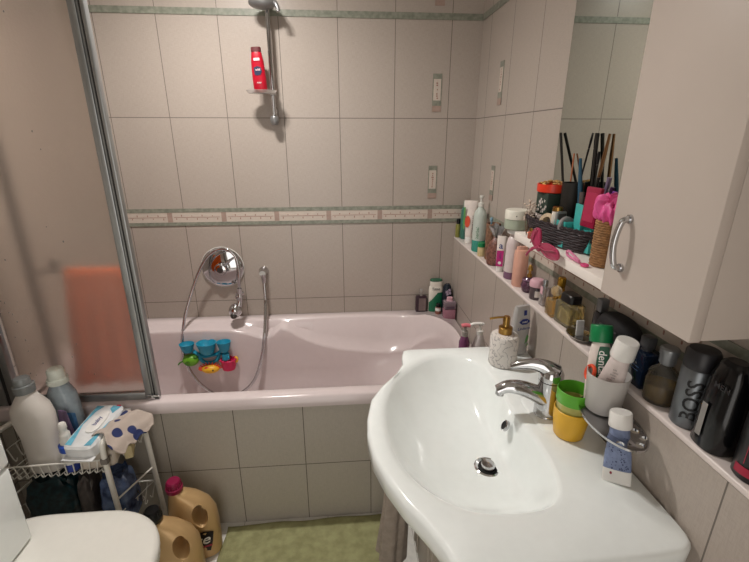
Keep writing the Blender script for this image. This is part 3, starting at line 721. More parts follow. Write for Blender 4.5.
def L2():
    t = thing('perfume_bottle', 'round plum perfume bottle with gold stopper on the ledge', 'perfume', (-.040, -.815, LZ))
    b = B(); sloft(b, [(0, .015, .015, 2), (.004, .020, .020, 2), (.022, .025, .023, 2), (.040, .020, .018, 2), (.050, .009, .009, 2)]); obj('body', b, mat('plum_glass', '#7d5570', .08, trans=.6), t)
    b = B(); lathe(b, [(.008, .0502), (.008, .060), (.0045, .062), (.0045, .072), (.009, .074), (.006, .088), (.002, .092)], 16); obj('stopper', b, GOLD, t)
    b = B(); lathe(b, [(.0205, .045), (.0225, .041)], 16, cap0=False, cap1=False); obj('collar', b, mat('plum_band', '#8d6f86', .3, .5), t)
    t = thing('cosmetic_jar', 'small dark jar with wide pale-pink lid on the ledge', 'jar', (-.042, -.878, LZ))
    b = B(); lathe(b, [(.019, 0), (.0205, .003), (.0205, .036), (.017, .041)], 24); obj('body', b, mat('smoky_glass', '#5e5054', .1, trans=.3), t)
    b = B(); lathe(b, [(.0225, .0412), (.0235, .045), (.0225, .058), (.018, .064), (.006, .066)], 24); obj('lid', b, mat('pale_pink_lid', '#d3a7b2', .35), t)
    label_on(t, 'paper_label', mat('cream_label', '#d9cfc8', .6), .0205, facing(-.04, -.88)+.3, .02, .010, .010)
    t = thing('perfume_vial', 'slim clear perfume spray with pink tag beside the pink-lidded jar', 'perfume', (-.046, -.935, LZ))
    b = B(); box(b, -.009, .009, -.012, .012, 0, .060, .003); obj('glass_body', b, mat('smoked_clear', '#d9d3d3', .08, trans=.8), t)
    b = B(); lathe(b, [(.007, .0602), (.007, .078), (.006, .081)], 14); obj('cap', b, mat('silver_cap', '#a8acb0', .25, .8), t)
    b = B(); box(b, -.0105, -.0095, -.009, .005, .038, .062); obj('pink_tag', b, mat('pale_pink_lid', '#d3a7b2'), t, smooth=False)
    t = thing('perfume_bottle', 'tall amber-gold figure-shaped perfume bottle at the back of the ledge', 'perfume', (-.024, -.985, LZ))
    b = B(); sloft(b, [(0, .016, .018, 2.4), (.03, .018, .021, 2.2), (.060, .013, .013, 2), (.075, .010, .010, 2)]); obj('body', b, mat('amber_gold_glass', '#d9a848', .12, .15, trans=.3), t)
    b = B(); lathe(b, [(.010, .0752), (.0115, .080), (.0115, .102), (.008, .106)], 16); obj('cap', b, mat('yellow_gold_cap', '#b98f33', .25, .7), t)
    t = thing('perfume_bottle', 'low square gold perfume bottle with round clear stopper', 'perfume', (-.050, -1.010, LZ))
    b = B(); box(b, -.018, .018, -.022, .022, 0, .050, .005); obj('glass_body', b, mat('honey_glass', '#e6cf9c', .06, trans=.85), t)
    b = B(); lathe(b, [(.007, .0502), (.007, .058)], 14); obj('neck', b, GOLD, t)
    b = B(); ball(b, (0, 0, .0735), .0155); obj('ball_stopper', b, mat('champagne_glass', '#ece2c6', .08, 0, trans=.8), t)
    t = thing('perfume_bottle', 'square clear perfume bottle with yellow liquid and black ribbed cap', 'perfume', (-.040, -1.072, LZ), .1)
    b = B(); box(b, -.024, .024, -.034, .034, 0, .064, .006); obj('glass_body', b, mat('pale_yellow_glass', '#f0ebd0', .05, trans=.92, ior=1.3), t)
    b = B(); box(b, -.015, .015, -.024, .024, .008, .046, .004); obj('liquid', b, mat('yellow_scent', '#e0cc80', .1, trans=.7), t)
    b = B(); sloft(b, [(.0645, .016, .020, 4), (.066, .019, .026, 4), (.084, .019, .026, 4), (.088, .016, .022, 4)]); obj('cap', b, BLACKP, t)
    # silver dish with upright tag
    t = thing('silver_dish', 'shallow polished silver dish with an upright metal tag on the ledge edge', 'dish', (-.050, -1.155, LZ))
    b = B(); sloft(b, [(0, .018, .025, 2), (.003, .026, .036, 2), (.009, .032, .044, 2), (.010, .030, .042, 2), (.005, .022, .032, 2)]); obj('dish_bowl', b, CHROME, t)
    b = B(); box(b, -.012, .008, -.002, .002, .0055, .046, .001, M=T(0, .002, 0) @ RX(-.12)); obj('metal_tag', b, mat('matte_silver', '#dcdcda', .4, .2), t)
    # black pouch & bottle with grey cap
    t = thing('toiletry_pouch', 'black soft rounded pouch leaning on the wall under the cabinet', 'pouch', (-.036, -1.268, LZ), 0)
    b = B(); rings = []
    for k in range(9):
        s = -1+2*k/8; e = math.sqrt(max(0, 1-abs(s)**2.6)); rings.append([Vector((s*.026, (.062*(.55+.45*e))*math.copysign(abs(math.cos(a))**.75, math.cos(a)), .055+(.055*(.62+.38*e))*math.copysign(abs(math.sin(a))**.7, math.sin(a)))) for a in [2*PI*i/32 for i in range(32)]])
    loft(b, rings); obj('pouch_body', b, mat('black_fabric', '#141215', .75, bump=.4, bs=300), t)
    b = B(); tube(b, [(-.0265, -.03, .080), (-.0268, .03, .080)], .0018, 6); obj('zip', b, DKGREY, t)
    t = thing('spray_bottle', 'slim dark bottle with square grey cap wedged behind the black pouch', 'bottle', (-.028, -1.187, LZ))
    b = B(); box(b, -.013, .013, -.012, .012, 0, .085, .004); obj('body', b, mat('dark_glass', '#2b2a2c', .15), t)
    b = B(); box(b, -.010, .010, -.010, .010, .0855, .118, .002); obj('cap', b, mat('steel_grey_cap', '#77797c', .3, .5), t)
    # dark blue square bottle
    t = thing('perfume_bottle', 'square midnight-blue perfume bottle between pouch and amber bottle', 'perfume', (-.038, -1.362, LZ))
    b = B(); box(b, -.022, .022, -.027, .027, 0, .075, .004); obj('glass_body', b, mat('midnight_glass', '#101b2c', .06, var=.1), t)
    b = B(); lathe(b, [(.010, .0752), (.010, .08)], 14); box(b, -.010, .010, -.012, .012, .0802, .106, .003); obj('cap', b, DKGREY, t)
    b = B(); fn = lambda u, v: Vector((-.0226, -u, .045+v)); decal(b, fn, -.016, .016, -.0006, .0006, 1); decal(b, fn, -.016, .016, -.0086, -.0074, 1); obj('blue_lines', b, mat('dull_blue_print', '#3c5a80', .4), t)
    # amber perfume with grey cap
    t = thing('perfume_bottle', 'rounded amber perfume bottle with tall grey cap beside the grey spray can', 'perfume', (-.042, -1.422, LZ))
    b = B(); lathe(b, [(.027, 0), (.0285, .004), (.0285, .040), (.025, .062), (.012, .074), (.010, .078)], 28); obj('glass_body', b, mat('thin_clear_glass', '#e8e6dc', .05, trans=.95, ior=1.2), t)
    b = B(); lathe(b, [(.024, .006), (.0255, .008), (.0255, .036)], 24); obj('amber_liquid', b, mat('amber_liquid', '#9a7a3c', .1, trans=.6), t)
    b = B(); lathe(b, [(.012, .0782), (.0145, .082), (.0145, .096), (.0165, .100), (.0165, .110), (.013, .113)], 24); obj('cap', b, mat('gunmetal', '#8c8e91', .3, .6), t)
    # grey BOSS can
    a = facing(-.04, -1.49)+.10
    t = thing('deodorant_can', 'metallic grey deodorant can lettered BOSS with dark cap', 'deodorant', (-.044, -1.492, LZ))
    b = B(); lathe(b, [(.023, 0), (.0255, .004), (.0255, .108), (.023, .112)], 32); obj('can', b, mat('grey_metal_can', '#777c80', .32, .65), t)
    b = B(); lathe(b, [(.0245, .1122), (.0255, .114), (.0255, .140), (.022, .146), (.006, .148)], 32); obj('cap', b, mat('charcoal_cap', '#29282b', .4), t)
    b = B(); text(b, 'BOSS', .034, cyl(.0255, a, .056), bold=True, vert=True, slant=0); obj('large_lettering', b, BLKPRINT, t, smooth=False)
    b = B(); text(b, 'HUGO BOSS', .0115, cyl(.0255, a+.85, .058), vert=True); obj('small_lettering', b, BLKPRINT, t, smooth=False)
    # black bottle, its pale highlight painted on as a flat panel
    t = thing('shower_gel_bottle', 'wide glossy black shower gel bottle with painted pale highlight beside the grey can', 'bottle', (-.043, -1.552, LZ))
    b = B(); sloft(b, [(0, .027, .029, 2.4), (.004, .030, .032, 2.4), (.07, .029, .032, 2.4), (.125, .024, .029, 2.4), (.150, .018, .022, 2.4), (.156, .012, .015, 2.4)]); obj('body', b, mat('gloss_black', '#0b0b0d', .16), t)
    b = B(); decal(b, lambda u, v: Vector((-.0318, .004+u, .052+v)), -.005, .005, -.03, .03, 1)
    obj('painted_highlight', b, mat('pale_grey_highlight', '#8d8a86', .4), t)
    b = B(); fn = lambda u, v: Vector((-.0285+.07*max(0, v)*.15, -.012-u, .118+v)); text(b, 'MEN', .014, fn, bold=True); obj('lettering', b, mat('faint_grey_print', '#2c2c30', .5), t, smooth=False)
    # black and red bottle
    t = thing('shower_gel_bottle', 'black bottle with red band and white ring emblem at the photo edge', 'bottle', (-.041, -1.622, LZ))
    b = B(); lathe(b, [(.025, 0), (.028, .004), (.028, .10), (.025, .125), (.018, .14), (.017, .165), (.014, .168)], 32); obj('body', b, mat('satin_black', '#0e0d0f', .3), t)
    a = facing(-.04, -1.62)
    label_on(t, 'red_band', mat('crimson_print', '#a3203c', .45), .028, a-.1, .018, .024, .007)
    b = B(); fn = cyl(.028, a+.25, .075)
    for (u0, u1, v0, v1) in ((-.0222, -.0212, -.045, .005), ): decal(b, fn, u0, u1, v0, v1, 1)
    obj('red_line', b, mat('crimson_print', '#a3203c', .45), t)
    b = B(); fn = cyl(.028, a-.1, .088); n = 20
    R1 = [b.verts.new(fn(.006*math.cos(2*PI*i/n), .006*math.sin(2*PI*i/n))) for i in range(n)]; R2 = [b.verts.new(fn(.0042*math.cos(2*PI*i/n), .0042*math.sin(2*PI*i/n))) for i in range(n)]
    for i in range(n): b.faces.new((R1[i], R1[(i+1) % n], R2[(i+1) % n], R2[i]))
    obj('ring_emblem', b, PLW, t)
    t = thing('perfume_bottle', 'small clear bottle at the ledge edge near the right border', 'perfume', (-.055, -1.668, LZ))
    b = B(); box(b, -.013, .013, -.014, .014, 0, .045, .003); obj('glass_body', b, GLASS, t)
    b = B(); lathe(b, [(.008, .0452), (.008, .06)], 14); obj('cap', b, BLACKP, t)
    b = B(); box(b, -.0138, -.0132, -.008, .008, .010, .032); obj('paper_label', b, mat('cream_label', '#d9cfc8'), t, smooth=False)
L2()

# ---------------------------------------------------------------- things on the shelf
def on_shelf():
    DW = mat('dark_wicker', '#33262a', .6, bump=1.0, bs=120, var=.3, vs=70, col2='#1c1417')
    t = thing('wicker_basket', 'dark brown wicker basket full of cosmetics on the shelf', 'basket', (-.070, -1.035, S+.0004), .20)
    b = B(); n = 72
    def ell(k, z, wob=0, ph=0):
        return [Vector((.045*k*math.copysign(abs(math.cos(2*PI*i/n))**.85, math.cos(2*PI*i/n)), .138*k*math.copysign(abs(math.sin(2*PI*i/n))**.8, math.sin(2*PI*i/n)), z+wob*math.sin(i*2*PI/n*18+ph))) for i in range(n)]
    for k in range(8):
        r = ell(.80+.026*k,   .0045+.0062*k, .0012, k*PI)
        tube(b, [Vector(p)*(1) for p in r], .0042, 6, closed=True)
    obj('woven_side', b, DW, t)
    b = B(); loft(b, [ell(.78, .001), ell(.79, .004)]); obj('base', b, DW, t)
    b = B()
    for ph in (0, PI):
        r = [Vector((p.x*(1+.03*math.sin(i*2*PI/n*20+ph)), p.y*(1+.01*math.sin(i*2*PI/n*20+ph)), p.z+.003*math.cos(i*2*PI/n*20+ph))) for i, p in enumerate(ell(1.0, .054))]
        tube(b, r, .0035, 6, closed=True)
    obj('braided_rim', b, DW, t)
    zb = S+.0058
    # inside the basket, far end to near end
    t = thing('storage_box', 'dark green box with white blossom pattern in the far end of the basket', 'box', (-.066, -.946, zb+.0585))
    b = B(); box(b, -.030, .030, -.034, .032, 0, .060, .003); obj('box_body', b, mat('dark_green_card', '#25392f', .5), t)
    b = B(); rr = random.Random(9)
    for q in range(16):
        y, z = rr.uniform(-.028, .028), rr.uniform(.006, .044); r = .0035
        blob_decal(b, lambda u, v, y=y, z=z: Vector((-.0304, y+u, z+v)), [(r*(1+.4*math.cos(5*a))*math.cos(a), r*(1+.4*math.cos(5*a))*math.sin(a)) for a in [2*PI*k/20 for k in range(20)]])
        blob_decal(b, lambda u, v, y=y, z=z: Vector((y+u, -.0324, z+v)), [(r*(1+.4*math.cos(5*a))*math.cos(a), r*(1+.4*math.cos(5*a))*math.sin(a)) for a in [2*PI*k/20 for k in range(20)]])
    obj('blossom_print', b, mat('cream_label', '#d9cfc8'), t)
    t = thing('cosmetic_box', 'flat pale box with floral edge lying under the dark green box', 'box', (-.066, -.946, zb))
    b = B(); box(b, -.026, .026, -.030, .030, 0, .043, .002); obj('box_body', b, mat('kraft_card', '#a98672', .6), t)
    b = B(); box(b, -.028, .028, -.032, .032, .0432, .058, .002); obj('lid', b, mat('pale_card', '#d2c4bd', .6), t)
    t = thing('potpourri_tin', 'round red tin of dried petals on top of the dark green box', 'tin', (-.067, -.942, zb+.1190))
    b = B(); lathe(b, [(.038, 0), (.040, .002), (.040, .022), (.038, .022), (.037, .004), (.001, .003)], 36); obj('tin', b, mat('orange_red_tin', '#e23d22', .35), t)
    b = B(); rr = random.Random(4)
    for q in range(60):
        a, r = rr.uniform(0, 2*PI), .031*math.sqrt(rr.random()); ball(b, (r*math.cos(a), r*math.sin(a), .020+.009*(1-r/.034)+rr.uniform(-.002, .003)), .0055, rr.uniform(.6, 1.2), rr.uniform(.6, 1.2), .5, 7, 5)
    o = obj('dried_petals', b, mat('dried_petals', '#c7a35c', .8, var=.35, vs=150, col2='#8a5a38'), t); o['kind'] = 'stuff'
    # blossom sprig at the left
    t = thing('blossom_sprig', 'small sprig of white dried blossoms at the far end of the shelf', 'dried flowers', (-.118, -.925, S+.0005))
    b = B(); rr = random.Random(8)
    for q in range(7): tube(b, catmull([(0, 0, 0), (rr.uniform(-.004, .006), rr.uniform(-.012, .012), .035), (rr.uniform(-.006, .012), rr.uniform(-.024, .024), rr.uniform(.055, .10))], 4), .0008, 4)
    obj('stems', b, mat('brown_stem', '#6f5443', .8), t)
    b = B(); rr = random.Random(8)
    for q in range(46): ball(b, (rr.uniform(-.006, .012), rr.uniform(-.022, .022), rr.uniform(.04, .10)), .0036, 1, 1, .8, 6, 5)
    obj('blossoms', b, mat('dry_white_blossom', '#d8c6b6', .8, var=.2), t)['kind'] = 'stuff'
    # tape roll
    t = thing('tape_roll', 'beige tape roll leaning in the basket rim', 'tape', (-.098, -1.003, zb+.046), (0, .30, .35))
    b = B(); n = 32; prof = [(.014, -.008), (.024, -.008), (.024, .008), (.014, .008)]
    R = [[b.verts.new(RY(PI/2) @ Vector((r*math.cos(2*PI*i/n), r*math.sin(2*PI*i/n), z))) for i in range(n)] for r, z in prof]
    for k in range(4):
        for i in range(n): b.faces.new((R[k][i], R[k][(i+1) % n], R[(k+1) % 4][(i+1) % n], R[(k+1) % 4][i]))
    obj('roll', b, mat('beige_tape', '#c6b193', .5), t)
    # teal organiser pieces
    def open_box(name, lab, x, y, z, w, d, h, m, rz=0, ry=0, grp=None):
        t = thing(name, lab, 'organiser', (x, y, z), (0, ry, rz), grp)
        b = B(); k = .0022
        box(b, -w, w, -d, d, 0, k); box(b, -w, -w+k, -d, d, k, h); box(b, w-k, w, -d, d, k, h); box(b, -w+k, w-k, -d, -d+k, k, h); box(b, -w+k, w-k, d-k, d, k, h)
        obj('tray', b, m, t, smooth=False); return t
    open_box('organiser_tray', 'low turquoise tray inside the dark basket', -.078, -1.062, zb, .024, .028, .064, TEAL, .1)
    open_box('organiser_cup', 'tall square turquoise cup holding brow pencils in the basket', -.062, -1.107, zb, .016, .0155, .110, TEAL)
    open_box('organiser_cup', 'turquoise cup at the near end of the basket behind the pink scrunchie', -.052, -1.141, zb, .018, .0165, .080, TEAL)
    # compact mirrors standing on edge in the tray
    t = thing('powder_compact', 'square silver powder compact standing in the turquoise tray', 'compact', (-.090, -1.050, zb+.036), (0, 0, .25))
    b = B(); box(b, -.016, .016, -.004, .004, 0, .048, .004); obj('case', b, mat('silver_compact', '#9c9f9e', .3, .4), t)
    b = B(); box(b, -.012, .012, -.0046, -.0041, .006, .042, .0); obj('window', b, mat('dark_pan', '#57504d', .3), t, smooth=False)
    t = thing('powder_compact', 'round grey powder compact standing in the turquoise tray beside the square one', 'compact', (-.088, -1.076, zb+.052), (0, 0, .25))
    b = B(); lathe(b, [(.021, -.005), (.023, -.003), (.023, .003), (.021, .005)], 28, M=RX(PI/2)); obj('case', b, mat('grey_compact', '#8a8685', .35), t)
    # cups with brushes
    t = thing('brush_cup', 'black brush cup behind the basket, standing at the mirror', 'cup', (-.0445, -1.004, zb))
    b = B(); lathe(b, [(.022, 0), (.0235, .003), (.026, .148), (.0265, .150), (.0245, .150), (.022, .01), (.001, .006)], 28); obj('cup', b, mat('matte_black_cup', '#26231f', .55), t)
    t = thing('cosmetic_jar', 'off-white cosmetic jar with gold rim in front of the black brush cup', 'jar', (-.094, -1.0380, zb+.044))
    b = B(); lathe(b, [(.012, 0), (.013, .002), (.013, .036), (.012, .038)], 22); obj('body', b, mat('offwhite_jar', '#d5cfc4', .35), t)
    b = B(); lathe(b, [(.0128, .0382), (.0128, .048), (.010, .050)], 22); obj('lid', b, GOLD, t)
    def stick(name, lab, p0, p1, r0, r1, m, cat, grp=None, tip=None, tipm=None, tl=.15):
        p0, p1 = Vector(p0), Vector(p1); t = thing(name, lab, cat, tuple(p0), 0, grp); d = p1-p0
        b = B(); tube(b, [Vector((0, 0, 0)), d*.5, d*(1-tl if tip else 1)], [r0, (r0+r1)/2, r1], 8); obj('handle', b, m, t)
        if tip: b = B(); tube(b, [d*(1-tl+.002), d*(1-tl*.5), d], [r1, r1*tip, r1*tip*.7], 8); obj('tip', b, tipm, t)
    BR = mat('black_lacquer_stick', '#17130f', .3)
    stick('makeup_brush', 'thick black makeup brush leaning left in the black cup', (-.045, -1.000, zb+.02), (-.020, -.856, S+0.277), .0030, .0042, BR, 'brush')
    stick('makeup_brush', 'short copper-coloured thin brush in the black cup', (-.050, -1.004, zb+.02), (-.018, -.940, S+0.225), .0022, .0020, mat('copper_stick', '#a4603c', .35, .3), 'brush')
    stick('makeup_brush', 'long thin black stick leaning right in the black cup', (-.040, -.998, zb+.02), (-.018, -1.014, S+0.277), .0018, .0024, BR, 'brush', tip=1.3, tipm=BLACKP)
    stick('mascara', 'dark teal-blue mascara tube standing in the tall turquoise cup', (-.062, -1.104, zb+.012), (-.060, -1.048, S+0.218), .0065, .0055, mat('petrol_blue', '#1e4b62', .35), 'mascara', tip=.9, tipm=mat('petrol_blue', '#1e4b62', .35), tl=.45)
    stick('makeup_pencil', 'short taupe stick in the tall turquoise cup, nearest the mascara', (-.067, -1.106, zb+.01), (-.066, -1.088, S+0.142), .0058, .0058, mat('taupe_stick', '#5a4c48', .4), 'pencil')
    stick('makeup_pencil', 'grey-brown stick in the tall turquoise cup, right of the taupe one', (-.058, -1.109, zb+.01), (-.056, -1.113, S+0.150), .0062, .0062, mat('greybrown_stick', '#4c4443', .4), 'pencil')
    # second dark cup further right
    t = thing('brush_cup', 'dark square brush cup half hidden behind the pink palette', 'cup', (-.034, -1.095, zb))
    b = B(); k = .0022; w_, d_, h_ = .0135, .030, .120
    box(b, -w_, w_, -d_, d_, 0, k); box(b, -w_, -w_+k, -d_, d_, k, h_); box(b, w_-k, w_, -d_, d_, k, h_); box(b, -w_+k, w_-k, -d_, -d_+k, k, h_); box(b, -w_+k, w_-k, d_-k, d_, k, h_)
    obj('cup', b, mat('matte_black_cup', '#26231f'), t, smooth=False)
    stick('makeup_brush', 'black brush with flared head, middle of the sticks before the mirror', (-.034, -1.085, zb+.02), (-.020, -1.038, S+0.276), .0030, .0045, BR, 'brush')
    stick('makeup_brush', 'thin crooked black stick crossing the middle brush', (-.030, -1.082, zb+.02), (-.020, -1.056, S+0.234), .0020, .0028, BR, 'brush', tip=1.5, tipm=BLACKP)
    stick('makeup_brush', 'black brush leaning right with bronze ferrule, before the mirror', (-.038, -1.078, zb+.02), (-.019, -1.086, S+0.275), .0026, .0040, BR, 'brush', tip=1.1, tipm=mat('bronze', '#7d5a3c', .3, .8), tl=.4)
    stick('lip_gloss', 'lilac-grey lip gloss tube standing right of the brushes', (-.034, -1.113, zb+.02), (-.033, -1.135, S+0.180), .0052, .0052, mat('lilac_grey', '#7a6c86', .35), 'lip gloss')
    stick('lip_gloss', 'deep purple tube standing right of the lilac one', (-.046, -1.140, zb+.01), (-.042, -1.166, S+0.162), .0050, .0050, mat('deep_purple', '#3d1f47', .35), 'lip gloss')
    stick('lip_gloss', 'bright violet tube leaning behind the scrunchie', (-.050, -1.146, zb+.01), (-.048, -1.186, S+0.154), .0055, .0052, mat('bright_violet', '#8a2fa0', .35), 'lip gloss')
    stick('mascara', 'black mascara tube nearest the wall cabinet', (-.040, -1.150, zb+.01), (-.036, -1.215, S+0.172), .0055, .0065, BLACKP, 'mascara', tip=1.0, tipm=GOLD, tl=.12)
    # pink palette
    t = thing('makeup_palette', 'crimson-pink rectangular palette standing above the near basket rim', 'palette', (-.074, -1.148, zb+.062), (0, .06, .10))
    b = B(); box(b, -.005, .005, -.024, .026, 0, .092, .003); obj('case', b, mat('crimson_pink', '#99123c', .35), t)
    b = B(); box(b, -.0056, -.0051, -.018, .020, .014, .080); obj('inner_panel', b, mat('rose_panel', '#b02a50', .35), t, smooth=False)
    # wicker cup & scrunchie
    t = thing('wicker_cup', 'light brown woven cup at the cabinet end of the shelf', 'cup', (-.078, -1.232, S+.0004))
    b = B(); rings = []
    def wr(r, z, ph=0): return [Vector((r*(1+.015*math.sin(i*PI+ph))*math.cos(2*PI*i/40), r*(1+.015*math.sin(i*PI+ph))*math.sin(2*PI*i/40), z)) for i in range(40)]
    zz = 0; k = 0
    loft(b, [wr(.023, 0), wr(.0235, .002)])
    while zz < .094:
        tube(b, [Vector((.0245*math.cos(2*PI*i/48)*(1+.035*math.sin(12*2*PI*i/48+k*PI)), .0245*math.sin(2*PI*i/48)*(1+.035*math.sin(12*2*PI*i/48+k*PI)), .004+zz)) for i in range(48)], .0032, 6, closed=True); zz += .0052; k += 1
    obj('woven_wall', b, mat('light_seagrass', '#a57a50', .85, bump=.8, bs=200, var=.2, vs=90), t)
    t = thing('scrunchie', 'bright pink satin scrunchie on top of the woven cup', 'scrunchie', (-.079, -1.228, S+.098))
    b = B(); n, m_ = 72, 20; R = []                      # gathered fabric ring, bunched on the cup mouth
    for i in range(n):
        a = 2*PI*i/n; c = Vector((.011*math.cos(a), .022*math.sin(a), .026+.010*math.sin(a+.6))); row = []
        for j in range(m_):
            q = 2*PI*j/m_; d = Vector((math.cos(a)*math.cos(q), math.sin(a)*math.cos(q), math.sin(q)*1.25))
            r = .0165*(1+.22*math.sin(13*a+2.2*math.sin(q))+.55*noise.noise(Vector((math.cos(a)*3, math.sin(a)*3, q*1.1)))); row.append(b.verts.new(c+d*r))
        R.append(row)
    for i in range(n):
        for j in range(m_): b.faces.new((R[i][j], R[(i+1) % n][j], R[(i+1) % n][(j+1) % m_], R[i][(j+1) % m_]))
    obj('ruffled_band', b, mat('pink_satin', '#e25a9a', .4, var=.06), t, sub=1)
    # hair clip hanging over the edge
    CP = mat('translucent_pink', '#c2476b', .2, trans=.25)
    t = thing('claw_clip', 'translucent raspberry-pink hair clip over the shelf edge before the basket', 'hair clip', (-.1385, -1.050, S-.014), (.0, 0, 0))
    for s, P in ((1, [(.000, .000, .055), (-.004, .022, .052), (-.006, .030, .028), (-.004, .010, .012), (0, -.010, .006)]), (-1, [(0, -.012, .012), (-.004, -.026, .026), (-.006, -.065, .034), (-.006, -.108, .030), (-.005, -.112, .010), (0, -.055, .000)])):
        b = B(); c = catmull(P, 6, True); ce = sum((Vector(p) for p in c), Vector())/len(c)
        A = [Vector(p)+Vector((.0025, 0, 0)) for p in c]; Bq = [Vector(p)-Vector((.0025, 0, 0)) for p in c]
        vA = [b.verts.new(p) for p in A]; vB = [b.verts.new(p) for p in Bq]; ca = b.verts.new(ce+Vector((-.006, 0, 0))); cb = b.verts.new(ce+Vector((-.010, 0, 0)))
        for i in range(len(c)):
            j = (i+1) % len(c); b.faces.new((vA[i], vA[j], vB[j], vB[i])); b.faces.new((vA[i], vA[j], ca)); b.faces.new((vB[i], vB[j], cb))
        tube(b, [Vector(p)+Vector((-.0015, 0, 0)) for p in c], .0026, 6, closed=True); tube(b, [c[2]+Vector((-.008, 0, 0)), ce+Vector((-.011, 0, 0)), c[len(c)//2]+Vector((-.008, 0, 0))], .0018, 5)
        obj('bow_wing', b, CP, t)
    b = B(); tube(b, catmull([(-.004, -.008, .012), (-.006, .018, .004), (-.008, .040, -.014), (-.006, .052, -.024)], 5), [.0045]*8+[.003]*8, 8); ball(b, (-.004, -.008, .012), .007, u=10, v=8); obj('clip_arm', b, CP, t)
    # small items on the shelf
    t = thing('nail_polish', 'tiny rosy glass pot with white label at the far basket end', 'nail polish', (-.1215, -.965, S+.0004))
    b = B(); lathe(b, [(.009, 0), (.010, .002), (.010, .018), (.006, .021)], 16); obj('pot', b, mat('rosy_glass', '#b05a4a', .2), t)
    b = B(); lathe(b, [(.0065, .0212), (.0065, .030)], 14); obj('cap', b, GOLD, t)
    t = thing('hair_clip', 'light pink open hair clip on the shelf beside the woven cup', 'hair clip', (-.1225, -1.180, S+.0006))
    b = B(); tube(b, catmull([(-.002, -.038, .008), (-.003, 0, .018), (-.001, .016, .016), (.001, .018, .007), (0, .0, .005), (0, -.038, .004)], 6), .0032, 8, flat=.8); obj('clip_frame', b, mat('light_pink_plastic', '#dc84a8', .35), t)
    t = thing('hair_tie', 'small bright pink hair tie lying beside the light pink clip', 'hair tie', (-.1215, -1.236, S+.004))
    b = B(); tube(b, [(.0055*math.cos(2*PI*i/20), .0065*math.sin(2*PI*i/20), 0) for i in range(20)], .0034, 8, closed=True); obj('band', b, mat('hot_pink', '#dd4d83', .5), t)
on_shelf()

